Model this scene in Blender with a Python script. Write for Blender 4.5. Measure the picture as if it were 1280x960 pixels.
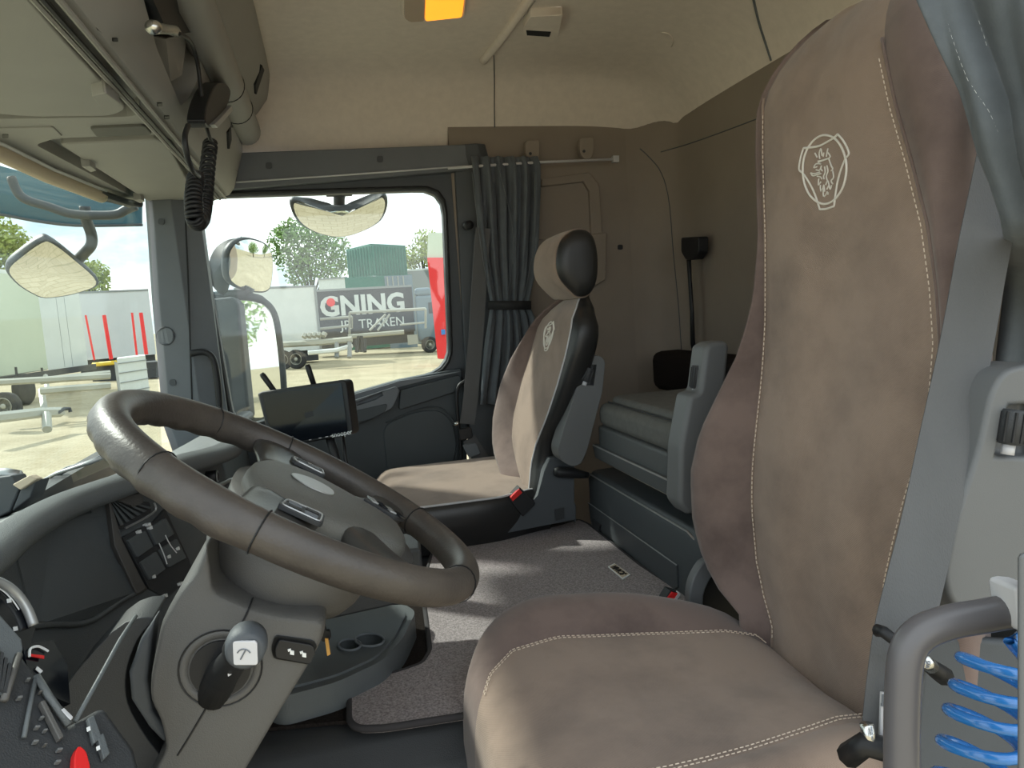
import bpy, bmesh, math, random
import numpy as np
from mathutils import Vector, Matrix
from mathutils.bvhtree import BVHTree
random.seed(7)
for o in list(bpy.data.objects): bpy.data.objects.remove(o)
scene = bpy.context.scene
COL = scene.collection
V = Vector
# ------------------------------------------------------------------ camera
FPX = 924.0
YAW, PITCH, ROLL = math.radians(13.549), math.radians(5.922), math.radians(4.0)
CAMP = V((0, 0, 1.0))
RM = Matrix.Rotation(-YAW, 3, 'Z') @ Matrix.Rotation(-PITCH, 3, 'X') @ Matrix.Rotation(ROLL, 3, 'Y')
RR, FW, UU = RM.col[0].copy(), RM.col[1].copy(), RM.col[2].copy()
cd = bpy.data.cameras.new('camera'); cam = bpy.data.objects.new('camera', cd); COL.objects.link(cam)
cd.sensor_width = 36; cd.lens = FPX / 1280 * 36; cd.clip_start = .02; cd.clip_end = 600
cam.matrix_world = Matrix.Translation(CAMP) @ Matrix((RR, UU, -FW)).transposed().to_4x4()
scene.camera = cam
# ------------------------------------------------------------------ world, sun, exposure
def lin(c):
    return tuple(((x / 255) / 12.92 if x / 255 <= .04045 else ((x / 255 + .055) / 1.055) ** 2.4) for x in c)
w = bpy.data.worlds.new('sky'); scene.world = w; w.use_nodes = True
nt = w.node_tree; nt.nodes.clear()
tc = nt.nodes.new('ShaderNodeTexCoord'); mp = nt.nodes.new('ShaderNodeMapping'); mp.inputs['Scale'].default_value = (1.6, 1.6, 4.5)
nz = nt.nodes.new('ShaderNodeTexNoise'); nz.inputs['Scale'].default_value = 2.2; nz.inputs['Detail'].default_value = 7; nz.inputs['Roughness'].default_value = .58
cr = nt.nodes.new('ShaderNodeValToRGB')
cr.color_ramp.elements[0].position = .36; cr.color_ramp.elements[0].color = (.28, .38, .47, 1)
cr.color_ramp.elements[1].position = .60; cr.color_ramp.elements[1].color = (.86, .88, .87, 1)
e = cr.color_ramp.elements.new(.47); e.color = (.50, .56, .60, 1)
bg = nt.nodes.new('ShaderNodeBackground'); bg.inputs['Strength'].default_value = 1.0
wo = nt.nodes.new('ShaderNodeOutputWorld')
L = nt.links.new
L(tc.outputs['Generated'], mp.inputs['Vector']); L(mp.outputs['Vector'], nz.inputs['Vector']); L(nz.outputs['Fac'], cr.inputs['Fac'])
L(cr.outputs['Color'], bg.inputs['Color']); L(bg.outputs['Background'], wo.inputs['Surface'])
sd = bpy.data.lights.new('sun_offscreen', 'SUN'); sd.energy = 2.2; sd.angle = math.radians(2.5); sd.color = (1, .96, .90)
sun = bpy.data.objects.new('sun_offscreen', sd); COL.objects.link(sun)
sun.rotation_euler = V((-.55, .52, .62)).to_track_quat('Z', 'Y').to_euler()
scene.view_settings.view_transform = 'Standard'; scene.view_settings.look = 'None'
scene.view_settings.gamma = 1; scene.view_settings.use_curve_mapping = False
scene.view_settings.exposure = 1.6
scene.cycles.max_bounces = 10; scene.cycles.diffuse_bounces = 6; scene.cycles.transparent_max_bounces = 16
# ------------------------------------------------------------------ pixel helpers
def ray(x, y): return FW + RR * ((x - 640) / FPX) - UU * ((y - 480) / FPX)
def P(x, y, d): return CAMP + ray(x, y) * d                       # d = depth along the view axis
def onX(x, y, X): r = ray(x, y); return CAMP + r * (X / r.x)
def onY(x, y, Y): r = ray(x, y); return CAMP + r * (Y / r.y)
def onZ(x, y, Z): r = ray(x, y); return CAMP + r * ((Z - 1) / r.z)
def onPl(x, y, p, n): r = ray(x, y); p = V(p); n = V(n); return CAMP + r * ((p - CAMP).dot(n) / r.dot(n))
# ------------------------------------------------------------------ materials
def mat(name, col, rough=.55, metal=0., spec=.4, var=0., vscale=6., bump=0., bscale=300., stretch=(1, 1, 1), emit=0., coat=0., sheen=0., var2=None):
    m = bpy.data.materials.new(name); m.use_nodes = True; t = m.node_tree; b = t.nodes['Principled BSDF']
    c = lin(col) + (1,)
    b.inputs['Base Color'].default_value = c; b.inputs['Roughness'].default_value = rough
    b.inputs['Metallic'].default_value = metal; b.inputs['Specular IOR Level'].default_value = spec
    if coat: b.inputs['Coat Weight'].default_value = coat; b.inputs['Coat Roughness'].default_value = .1
    if sheen: b.inputs['Sheen Weight'].default_value = sheen; b.inputs['Sheen Roughness'].default_value = .5
    if emit: b.inputs['Emission Color'].default_value = c; b.inputs['Emission Strength'].default_value = emit
    if var or bump:
        tx = t.nodes.new('ShaderNodeTexCoord'); mm = t.nodes.new('ShaderNodeMapping'); mm.inputs['Scale'].default_value = stretch
        t.links.new(tx.outputs['Object'], mm.inputs['Vector'])
    if var:
        n = t.nodes.new('ShaderNodeTexNoise'); n.inputs['Scale'].default_value = vscale; n.inputs['Detail'].default_value = 6; n.inputs['Roughness'].default_value = .6
        r = t.nodes.new('ShaderNodeValToRGB')
        lo = lin(var2) if var2 else tuple(x * (1 - var) for x in c[:3]); hi = c[:3] if var2 else tuple(min(1, x * (1 + var)) for x in c[:3])
        r.color_ramp.elements[0].position = .33; r.color_ramp.elements[0].color = lo + (1,)
        r.color_ramp.elements[1].position = .67; r.color_ramp.elements[1].color = hi + (1,)
        t.links.new(mm.outputs['Vector'], n.inputs['Vector']); t.links.new(n.outputs['Fac'], r.inputs['Fac']); t.links.new(r.outputs['Color'], b.inputs['Base Color'])
    if bump:
        n2 = t.nodes.new('ShaderNodeTexNoise'); n2.inputs['Scale'].default_value = bscale; n2.inputs['Detail'].default_value = 2
        bp = t.nodes.new('ShaderNodeBump'); bp.inputs['Strength'].default_value = bump; bp.inputs['Distance'].default_value = .0015
        t.links.new(mm.outputs['Vector'], n2.inputs['Vector']); t.links.new(n2.outputs['Fac'], bp.inputs['Height']); t.links.new(bp.outputs['Normal'], b.inputs['Normal'])
    return m
def glass(name, tint, gloss=.05, diff=None, dfac=0.):
    m = bpy.data.materials.new(name); m.use_nodes = True; t = m.node_tree; t.nodes.clear()
    a = t.nodes.new('ShaderNodeBsdfTransparent'); a.inputs['Color'].default_value = lin(tint) + (1,)
    g = t.nodes.new('ShaderNodeBsdfGlossy'); g.inputs['Roughness'].default_value = .03
    x = t.nodes.new('ShaderNodeMixShader'); x.inputs[0].default_value = gloss
    o = t.nodes.new('ShaderNodeOutputMaterial')
    t.links.new(a.outputs[0], x.inputs[1]); t.links.new(g.outputs[0], x.inputs[2])
    if diff:
        d = t.nodes.new('ShaderNodeBsdfDiffuse'); d.inputs['Color'].default_value = lin(diff) + (1,)
        y = t.nodes.new('ShaderNodeMixShader'); y.inputs[0].default_value = dfac
        t.links.new(x.outputs[0], y.inputs[1]); t.links.new(d.outputs[0], y.inputs[2]); t.links.new(y.outputs[0], o.inputs[0])
    else: t.links.new(x.outputs[0], o.inputs[0])
    return m
def fabric(name, col, dark, rough=.9, vs=5., wave=450., sheen=.25, bump=.35, contrast=.5):
    """ribbed cloth: fine diagonal ribs as relief, worn darker patches as colour"""
    m = mat(name, col, rough=rough, spec=.15, var=.1, vscale=vs, var2=dark, sheen=sheen)
    t = m.node_tree; b = t.nodes['Principled BSDF']; tx = [n for n in t.nodes if n.type == 'TEX_COORD'][0]
    rp = [n for n in t.nodes if n.type == 'VALTORGB'][0]; rp.color_ramp.elements[0].position = .5 - contrast * .35; rp.color_ramp.elements[1].position = .5 + contrast * .15
    wv = t.nodes.new('ShaderNodeTexWave'); wv.inputs['Scale'].default_value = wave; wv.bands_direction = 'DIAGONAL'; wv.inputs['Distortion'].default_value = .6
    bp = t.nodes.new('ShaderNodeBump'); bp.inputs['Strength'].default_value = bump; bp.inputs['Distance'].default_value = .001
    t.links.new(tx.outputs['Object'], wv.inputs['Vector']); t.links.new(wv.outputs['Fac'], bp.inputs['Height']); t.links.new(bp.outputs['Normal'], b.inputs['Normal'])
    return m
M = {}
M['liner'] = mat('headliner_cloth', (224, 214, 204), .95, spec=.1, var=.04, vscale=40, bump=.15, bscale=700)
M['rearwall'] = mat('grey_brown_wall_panel', (140, 130, 120), .85, spec=.2, var=.05, vscale=5, bump=.2, bscale=500)
M['console'] = mat('warm_grey_console_plastic', (150, 149, 145), .6, var=.03, vscale=8, bump=.2, bscale=900)
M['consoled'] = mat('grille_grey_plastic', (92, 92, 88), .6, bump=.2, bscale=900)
M['trim'] = mat('slate_plastic', (104, 109, 114), .6, var=.05, vscale=8, bump=.2, bscale=900)
M['trimd'] = mat('dark_slate_plastic', (74, 78, 82), .58, var=.06, vscale=8, bump=.2, bscale=900)
M['door'] = mat('dark_door_plastic', (64, 71, 75), .55, var=.05, vscale=7, bump=.2, bscale=900)
M['dash'] = mat('charcoal_dash_plastic', (88, 93, 95), .52, var=.05, vscale=7, bump=.35, bscale=800)
M['dashtop'] = mat('grey_padded_dash', (92, 96, 97), .5, var=.06, vscale=9, bump=.4, bscale=700)
M['dashbk'] = mat('black_dash_plastic', (54, 56, 58), .5, var=.05, vscale=9, bump=.3, bscale=800)
M['column'] = mat('grey_column_plastic', (86, 85, 83), .5, var=.04, vscale=8, bump=.3, bscale=900)
M['boot'] = mat('light_grey_column_collar', (88, 87, 85), .55, var=.04, vscale=8, bump=.3, bscale=900)
M['leather'] = mat('worn_black_leather', (82, 76, 70), .42, spec=.5, var=.25, vscale=9, bump=.25, bscale=260, var2=(58, 54, 52))
M['spoke'] = mat('dark_satin_spoke', (58, 57, 55), .35, spec=.5, bump=.15, bscale=400)
M['hub'] = mat('soft_grey_hub', (92, 92, 88), .5, var=.05, vscale=14, bump=.5, bscale=500)
M['black'] = mat('black_plastic', (28, 29, 31), .5, bump=.1, bscale=600)
M['gloss'] = mat('gloss_black_screen', (14, 18, 24), .12, spec=.5)
M['rubber'] = mat('black_rubber', (36, 38, 40), .7)
M['chrome'] = mat('brushed_chrome', (205, 205, 200), .25, 1.)
M['silver'] = mat('silver_satin', (178, 180, 180), .4, .6)
M['seat'] = fabric('brown_ribbed_velour', (150, 131, 117), (124, 108, 97), vs=7, wave=220)
M['bolster'] = fabric('mauve_brown_velour', (120, 104, 98), (93, 80, 76), vs=7, wave=320, bump=.15)
M['vinyl'] = mat('black_vinyl', (38, 38, 38), .38, spec=.5, bump=.15, bscale=300)
M['armrest'] = mat('grey_armrest_plastic', (100, 102, 103), .5, bump=.15, bscale=800)
M['belt'] = mat('grey_belt_webbing', (90, 91, 92), .8, var=.06, vscale=14, bump=.4, bscale=900, stretch=(1, 1, .2))
M['curtain'] = mat('slate_curtain_cloth', (94, 100, 105), .9, spec=.1, var=.08, vscale=30, bump=.2, bscale=500, sheen=.1)
M['mat'] = mat('grey_mottled_carpet', (150, 143, 144), 1., spec=.05, var=.4, vscale=300, bump=.9, bscale=400)
M['matedge'] = mat('dark_mat_binding', (58, 56, 58), .9, bump=.3, bscale=600)
M['carpet'] = mat('black_brown_carpet', (40, 36, 34), 1., spec=.05, var=.3, vscale=300, bump=.8, bscale=400)
M['mattress'] = mat('grey_mattress_cloth', (104, 104, 101), .92, spec=.1, var=.08, vscale=60, bump=.6, bscale=380)
M['bunk'] = mat('grey_bunk_plastic', (86, 89, 90), .55, bump=.2, bscale=700)
M['drawer'] = mat('dark_drawer_plastic', (70, 74, 77), .5, bump=.2, bscale=700)
M['thread'] = mat('pale_thread', (214, 198, 180), .8)
M['emb'] = mat('silver_embroidery', (226, 222, 214), .6)
M['red'] = mat('red_button', (214, 40, 40), .4)
M['white'] = mat('white_print', (225, 228, 228), .6)
M['ltgrey'] = mat('pale_grey_plastic', (190, 190, 192), .4)
M['glass'] = glass('window_glass', (238, 243, 240), .05)
M['visor'] = glass('teal_tinted_visor', (120, 158, 168), .08, (92, 122, 132), .45)
M['mirror'] = mat('mirror_glass', (236, 236, 232), .02, 1.)
M['mirrorbk'] = mat('mirror_housing', (70, 74, 78), .5)
M['bluehose'] = mat('blue_hose', (48, 122, 196), .22, spec=.6, coat=.4)
M['handle'] = mat('dark_grey_handle', (92, 90, 92), .35, spec=.5)
M['cream'] = mat('cream_blind', (196, 182, 160), .8)
M['orange'] = mat('amber_lens', (250, 150, 40), .3, emit=.55)
M['lens'] = mat('clear_lens', (196, 178, 160), .2)
M['brass'] = mat('brass_key', (190, 150, 90), .35, .8)
M['ground'] = None
# ------------------------------------------------------------------ object helpers
def link(o, parent=None):
    COL.objects.link(o)
    if parent is not None:
        o.parent = parent
        o.matrix_parent_inverse = Matrix.Translation(-V(parent.get('_w', (0, 0, 0))))
    return o
def tag(o, label=None, cat=None, group=None, kind=None):
    if label: o['label'] = label
    if cat: o['category'] = cat
    if group: o['group'] = group
    if kind: o['kind'] = kind
    return o
def thing(name, label, cat, loc=(0, 0, 0), group=None, kind=None):
    o = bpy.data.objects.new(name, None); o.empty_display_size = .05; o.location = loc; o['_w'] = tuple(loc)
    COL.objects.link(o); return tag(o, label, cat, group, kind)
class MB:
    def __init__(s): s.v = []; s.f = []
    def add(s, vs, fs):
        n = len(s.v); s.v += [tuple(x) for x in vs]; s.f += [tuple(i + n for i in f) for f in fs]; return s
    def box(s, c, size, rot=None):
        hx, hy, hz = size[0] / 2, size[1] / 2, size[2] / 2; c = V(c)
        vs = [V((x, y, z)) for x in (-hx, hx) for y in (-hy, hy) for z in (-hz, hz)]
        if rot is not None: vs = [rot @ x for x in vs]
        return s.add([c + x for x in vs], [(0, 1, 3, 2), (4, 6, 7, 5), (0, 4, 5, 1), (2, 3, 7, 6), (0, 2, 6, 4), (1, 5, 7, 3)])
    def loft(s, rings, closed=True, caps=True, loop=False):
        n = len(rings[0]); vs = [p for r in rings for p in r]; fs = []
        m = len(rings)
        for i in range(m if loop else m - 1):
            for j in range(n if closed else n - 1):
                a, b = i * n + j, i * n + (j + 1) % n; i2 = (i + 1) % m
                fs.append((a, b, i2 * n + (j + 1) % n, i2 * n + j))
        if caps and closed and not loop: fs += [tuple(reversed(range(n))), tuple(range((m - 1) * n, m * n))]
        return s.add(vs, fs)
    def tube(s, pts, r, seg=10, loop=False, flat=None):
        pts = [V(p) for p in pts]; n = len(pts); rings = []; prev = None
        for i, p in enumerate(pts):
            if loop: t = pts[(i + 1) % n] - pts[i - 1]
            else: t = pts[min(i + 1, n - 1)] - pts[max(i - 1, 0)]
            t = t.normalized() if t.length > 1e-9 else V((0, 0, 1))
            if prev is None: a = V((0, 0, 1)) if abs(t.z) < .9 else V((1, 0, 0)); x = (a - t * a.dot(t)).normalized()
            else: x = (prev - t * prev.dot(t)).normalized()
            prev = x; y = t.cross(x); rr = r[i] if isinstance(r, (list, tuple)) else r
            rings.append([p + (x * math.cos(2 * math.pi * k / seg) + y * math.sin(2 * math.pi * k / seg)) * rr for k in range(seg)])
        return s.loft(rings, True, True, loop)
    def prism(s, poly, ext):
        poly = [V(p) for p in poly]; ext = V(ext); n = len(poly)
        vs = poly + [p + ext for p in poly]
        return s.add(vs, [tuple(reversed(range(n))), tuple(range(n, 2 * n))] + [(i, (i + 1) % n, n + (i + 1) % n, n + i) for i in range(n)])
    def ribbon(s, pts, wdir, wid, thick=.0015):
        for p, q in zip(pts[:-1], pts[1:]):
            pass
        rings = []
        pts = [V(p) for p in pts]
        for i, p in enumerate(pts):
            t = (pts[min(i + 1, len(pts) - 1)] - pts[max(i - 1, 0)]).normalized(); wv = V(wdir); wv = (wv - t * wv.dot(t)).normalized(); nn = t.cross(wv)
            rings.append([p - wv * wid / 2 - nn * thick / 2, p + wv * wid / 2 - nn * thick / 2, p + wv * wid / 2 + nn * thick / 2, p - wv * wid / 2 + nn * thick / 2])
        return s.loft(rings)
    def build(s, name, m, parent=None, smooth=False, bevel=0., bseg=2, sub=0, kind=None, label=None, fix=True):
        me = bpy.data.meshes.new(name); me.from_pydata(s.v, [], s.f)
        if fix:
            bm = bmesh.new(); bm.from_mesh(me); bmesh.ops.remove_doubles(bm, verts=bm.verts, dist=1e-5); bmesh.ops.recalc_face_normals(bm, faces=bm.faces); bm.to_mesh(me); bm.free()
        me.materials.append(m)
        if smooth: me.polygons.foreach_set('use_smooth', [True] * len(me.polygons))
        o = bpy.data.objects.new(name, me); link(o, parent)
        if bevel:
            md = o.modifiers.new('bevel', 'BEVEL'); md.width = bevel; md.segments = bseg; md.limit_method = 'ANGLE'; md.angle_limit = .6
            if not smooth:
                me.polygons.foreach_set('use_smooth', [True] * len(me.polygons)); md.harden_normals = True
        if sub: md = o.modifiers.new('sub', 'SUBSURF'); md.levels = sub; md.render_levels = sub
        if kind: o['kind'] = kind
        if label: o['label'] = label
        return o
def cut(o, mb):
    """take the solid mb out of o's mesh"""
    c = mb.build('cutter', M['black']); b = o.modifiers.new('cut', 'BOOLEAN'); b.operation = 'DIFFERENCE'; b.solver = 'EXACT'; b.object = c
    others = [m_ for m_ in o.modifiers if m_.name != b.name]
    for m_ in others: m_.show_viewport = False
    bpy.context.view_layer.update()
    me = bpy.data.meshes.new_from_object(o.evaluated_get(bpy.context.evaluated_depsgraph_get())); mt = o.data.materials[0]
    me.materials.clear(); me.materials.append(mt); me.polygons.foreach_set('material_index', [0] * len(me.polygons))
    o.modifiers.remove(b); o.data = me
    for m_ in others: m_.show_viewport = True
    bpy.data.objects.remove(c)
def bvh(*objs):
    bm = bmesh.new()
    for o in objs: bm.from_mesh(o.data)
    t = BVHTree.FromBMesh(bm); bm.free(); return t
def hit(t, x, y, fallback=None):
    h = t.ray_cast(CAMP, ray(x, y).normalized())
    if h[0] is None:
        q = fallback if fallback is not None else t.find_nearest(P(x, y, 1.0))[0]
        return V(q), -FW
    n = h[1]
    if n.dot(ray(x, y)) > 0: n = -n
    return h[0], n
def spl(pts, n, closed=False):
    pts = [np.array(p, float) for p in pts]; m = len(pts); out = []
    segs = m if closed else m - 1
    for i in range(n):
        t = i / (n if closed else n - 1) * segs; k = min(int(t), segs - 1); t -= k
        g = (lambda j: pts[j % m]) if closed else (lambda j: pts[max(0, min(m - 1, j))])
        a, b, c, d = g(k - 1), g(k), g(k + 1), g(k + 2)
        out.append(.5 * ((2 * b) + (c - a) * t + (2 * a - 5 * b + 4 * c - d) * t * t + (3 * b - a - 3 * c + d) * t ** 3))
    return [tuple(q) for q in out]
def rpoly(pts, r, seg=4):
    """round the corners of a polygon (any dimension)"""
    pts = [V(p) for p in pts]; n = len(pts); out = []
    for i in range(n):
        a, b, c = pts[i - 1], pts[i], pts[(i + 1) % n]; u = a - b; v = c - b
        k = min(r, u.length * .45, v.length * .45); p = b + u.normalized() * k; q = b + v.normalized() * k
        for j in range(seg + 1):
            t = j / seg; out.append(p * (1 - t) ** 2 + b * 2 * t * (1 - t) + q * t * t)
    return out
def slab(name, pxs, surf, t, m, parent, rnd=0, back=.004, bevel=0., n=None, label=None, kind=None):
    """a plate whose outline (pixels) lies on surface `surf` (BVH), raised by t towards its outside"""
    if rnd: pxs = [tuple(q) for q in rpoly([V((a, b, 0)) for a, b in pxs], rnd)]
    hs = [hit(surf, q[0], q[1]) for q in pxs]
    nn = n
    if nn is None:
        nn = V((0, 0, 0))
        for h in hs: nn += h[1]
    nn = V(nn).normalized()
    mb = MB().prism([h[0] - nn * back for h in hs], nn * (t + back))
    return mb.build(name, m, parent, bevel=bevel, label=label, kind=kind)
def drape(surf, pxs, off=.001, n=None):
    out = []
    if n: pxs = spl(pxs, n)
    for x, y in pxs:
        if surf.ray_cast(CAMP, ray(x, y).normalized())[0] is None: continue
        p, nn = hit(surf, x, y); out.append(p + nn * off)
    return out
def stitches(pts, r, dash=.006, gap=.004):
    mb = MB(); pts = [V(p) for p in pts]; acc = 0; on = True; start = pts[0]; cur = pts[0]
    for p, q in zip(pts[:-1], pts[1:]):
        seg = q - p; l = seg.length; pos = 0
        while l - pos > 1e-9:
            need = (dash if on else gap) - acc; step = min(need, l - pos); pos += step; acc += step; cur = p + seg * (pos / l)
            if acc >= (dash if on else gap) - 1e-9:
                if on and (cur - start).length > 1e-5: mb.tube([start, cur], r, 4)
                on = not on; acc = 0; start = cur
    return mb
def ring_panel(inner, outer, ext):
    n = len(inner); ext = V(ext); i = [V(p) for p in inner]; o = [V(p) for p in outer]
    vs = i + o + [p + ext for p in i] + [p + ext for p in o]; fs = []
    for k in range(n):
        l = (k + 1) % n
        fs += [(k, l, n + l, n + k), (2 * n + k, 3 * n + k, 3 * n + l, 2 * n + l), (k, 2 * n + k, 2 * n + l, l), (n + k, n + l, 3 * n + l, 3 * n + k)]
    return MB().add(vs, fs)
def resample_polar(poly, c, n):
    """points of a star-shaped XZ polygon at n equal angles round c"""
    out = []; m = len(poly)
    for k in range(n):
        a = 2 * math.pi * k / n; d = (math.cos(a), math.sin(a)); best = None
        for i in range(m):
            x1, z1 = poly[i][0] - c[0], poly[i][1] - c[1]; x2, z2 = poly[(i + 1) % m][0] - c[0], poly[(i + 1) % m][1] - c[1]
            ex, ez = x2 - x1, z2 - z1; den = d[0] * ez - d[1] * ex
            if abs(den) < 1e-12: continue
            t = (x1 * ez - z1 * ex) / den; s = (x1 * d[1] - z1 * d[0]) / den
            if t > 0 and -1e-9 <= s <= 1 + 1e-9 and (best is None or t > best): best = t
        out.append((c[0] + d[0] * best, c[1] + d[1] * best))
    return out
def text_mesh(name, txt, size, m, mw, parent, ext=.0006, bold=0., align='CENTER', shear=0.):
    cu = bpy.data.curves.new(name, 'FONT'); cu.body = txt; cu.size = size; cu.extrude = ext; cu.offset = bold; cu.align_x = align; cu.align_y = 'CENTER'; cu.shear = shear; cu.resolution_u = 3
    tmp = bpy.data.objects.new('tmp', cu); COL.objects.link(tmp); bpy.context.view_layer.update()
    me = bpy.data.meshes.new_from_object(tmp.evaluated_get(bpy.context.evaluated_depsgraph_get())); bpy.data.objects.remove(tmp); bpy.data.curves.remove(cu)
    me.transform(mw); me.materials.clear(); me.materials.append(m); me.name = name
    o = bpy.data.objects.new(name, me); return link(o, parent)
def frame(o, x, n):
    """matrix at o with local X along x and local Z along n"""
    x = V(x).normalized(); n = V(n); n = (n - x * n.dot(x)).normalized(); y = n.cross(x)
    m = Matrix((x, y, n)).transposed().to_4x4(); m.translation = V(o); return m
def ip(tab, x):
    xs = [a for a, b in tab]; return float(np.interp(x, xs, [b for a, b in tab]))
# ================================================================== THE CAB SHELL
YW = 2.42                                    # inner face of the passenger side
fl = MB().box((.29, 1.38, -.02), (1.9, 2.12, .04)).build('floor', M['carpet'])
tag(fl, 'black carpeted cab floor in the footwell', None, None, 'structure')
# engine tunnel under the mat
tn = MB().loft([[V((x, .93, 0)), V((x, 1.0, .34)), V((x, 1.06, .395)), V((x, 2.3, .395)), V((x, 2.3, 0))] for x in (-.45, .64)]).build('trim_1', M['dashbk'], bevel=.02, bseg=3)
tag(tn, 'dark plastic engine tunnel between the seats', None, None, 'structure')
MB().prism([onZ(*q, .396) for q in [(250, 860), (330, 915), (436, 905), (440, 855), (535, 830), (532, 760), (520, 700), (380, 700)]], (0, 0, .006)).build('carpet_inlay', M['carpet'], tn)
# firewall
fw_ = MB().box((-.64, 1.38, .33), (.04, 2.12, .7)).build('wall_front', M['dashbk']); tag(fw_, 'dark firewall below the dashboard', None, None, 'structure')
# rear wall with a rounded corner into the side
XR = 1.18
prof = [(XR, .42), (XR, 1.2), (XR, 2.22)] + [(XR - .14 + .14 * math.cos(a), 2.28 + .14 * math.sin(a)) for a in [i * math.pi / 20 for i in range(1, 11)]]
zs = [0, .4, .8, 1.2, 1.5, 1.56, 1.6]
rw = MB().loft([[V((x + (.0 if z < 1.5 else -.0), y, z)) for x, y in prof] for z in zs], False, False).build('wall_rear', M['rearwall'], smooth=True)
tag(rw, 'grey brown rear wall panel behind the bunk', None, None, 'structure')
brw = bvh(rw)
for q in ([(800, 186), (810, 195), (826, 215), (836, 250), (842, 320), (848, 380), (852, 440)], [(826, 190), (860, 180), (900, 166), (950, 147)]):
    MB().tube(drape(brw, q, .0, 24), .0016, 6).build('seam', M['trimd'], rw, smooth=True)
# side wall behind the passenger door
sw = MB().prism([(.43, YW, 0), (1.05, YW, 0), (1.05, YW, 1.6), (.43, YW, 1.6)], (0, .03, 0)).build('wall_right', M['rearwall'], smooth=False)
tag(sw, 'dark brown side wall panel behind the curtain', None, None, 'structure')
bsw = bvh(sw)
slab('pocket_rim', [(676, 224), (735, 216), (748, 232), (752, 300), (738, 300), (735, 240), (728, 228), (676, 234)], bsw, .012, M['rearwall'], sw, bevel=.004)
slab('lower_rim', [(670, 300), (757, 291), (755, 350), (738, 360), (735, 308), (670, 312)], bsw, .016, M['rearwall'], sw, bevel=.004)
slab('screw', [(772, 306), (778, 306), (778, 312), (772, 312)], bsw, .004, M['black'], sw, rnd=2)
# headliner: cross-section in Y,Z swept along X, dropping to the rear wall at the back
cs = [(2.45, 1.525), (2.425, 1.58), (2.385, 1.65), (2.34, 1.705), (2.29, 1.73), (2.2, 1.742), (1.9, 1.748), (1.4, 1.75), (.9, 1.745), (.6, 1.73), (.48, 1.68), (.42, 1.6)]
xs_ = [(-.42, 0), (0, 0), (.4, 0), (.7, 0), (.85, .002), (.95, .012), (1.04, .035), (1.11, .075), (1.16, .125), (1.185, .175)]
cs = spl(cs, 46); xs_ = spl(xs_, 34)
rows = []
for x, d in xs_:
    rows.append([V((x, y, z - d * max(0, min(1, (z - 1.52) / .2)))) for y, z in cs])
hl = MB().loft(rows, False, False).build('ceiling', M['liner'], smooth=True)
tag(hl, 'beige cloth headliner curving down to the sides', None, None, 'structure')
bhl = bvh(hl)
MB().tube(drape(bhl, [(617, 62), (618, 100), (618, 140), (619, 180)], 0, 20), .0018, 6).build('seam', M['trimd'], hl, smooth=True)
MB().tube(drape(bhl, [(938, -20), (948, 25), (961, 66), (975, 110)], 0, 20), .0035, 6).build('seam', M['trim'], hl, smooth=True)
mo = drape(bhl, [(604, 74), (622, 52), (640, 28), (662, -4), (690, -40), (720, -80)], .004, 16)
MB().tube(mo, .013, 8).build('moulding', M['liner'], hl, smooth=True)
MB().tube(drape(bhl, [(612, 70), (630, 48), (648, 24), (670, -6), (698, -44), (728, -84)], .006, 16), .0035, 6).build('moulding_strip', M['silver'], hl, smooth=True)
MB().tube(drape(bhl, [(827, 40), (836, 42), (841, 50), (839, 58)], .001, 10), .0016, 6).build('grommet', M['liner'], hl, smooth=True)
# header rail above the door, dark slate
hp = [onY(x, y, 2.395) for x, y in [(262, 192), (430, 186), (594, 180), (597, 206), (585, 213), (300, 236), (262, 240)]]
hd = MB().prism(hp, (0, .06, 0)).build('trim_2', M['trim'], bevel=.004)
tag(hd, 'slate header rail above the passenger door window', None, None, 'structure')
bhd = bvh(hd)
for cx, cy in ((336, 207), (475, 199)):
    slab('screw_plug', [(cx - 4, cy - 4), (cx + 4, cy - 4), (cx + 4, cy + 4), (cx - 4, cy + 4)], bhd, .003, M['trimd'], hd, rnd=3)
MB().tube([p + V((0, -.004, 0)) for p in [onY(268, 230, 2.395), onY(430, 219, 2.395), onY(585, 208, 2.395)]], .0028, 6).build('chrome_strip', M['silver'], hd)
# A-pillar between windscreen and door
ap = []
for z, xa, xb in ((.55, -.48, -.30), (.72, -.515, -.325), (.9, -.51, -.33), (1.1, -.505, -.335), (1.3, -.495, -.34), (1.42, -.49, -.345)):
    ap.append([V((xa, 2.46, z)), V((xa + .004, 2.40, z)), V((xa + .03, 2.375, z)), V((xb - .07, 2.37, z)), V((xb - .05, 2.385, z)), V((xb, 2.40, z)), V((xb, 2.46, z))])
pil = MB().loft(ap).build('trim_3', M['trim'], bevel=.003)
tag(pil, 'slate windscreen pillar trim beside the passenger door', None, None, 'structure')
bp_ = bvh(pil)
for cx, cy, r_, mm in ((202, 277, 4, 'trimd'), (207, 420, 10, 'trim'), (216, 478, 4, 'trimd')):
    slab('cap', [(cx - r_, cy - r_), (cx + r_, cy - r_), (cx + r_, cy + r_), (cx - r_, cy + r_)], bp_, .004, M[mm], pil, rnd=r_)
    if r_ == 10: MB().tube([hit(bp_, cx + 11 * math.cos(a), cy + 11 * math.sin(a))[0] + V((0, -.002, 0)) for a in [i * math.pi / 10 for i in range(20)]], .002, 6, loop=True).build('cap_ring', M['trimd'], pil, smooth=True)
MB().tube(drape(bp_, [(231, 250), (236, 380), (240, 500)], .001, 10), .0022, 6).build('seal', M['rubber'], pil)
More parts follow.
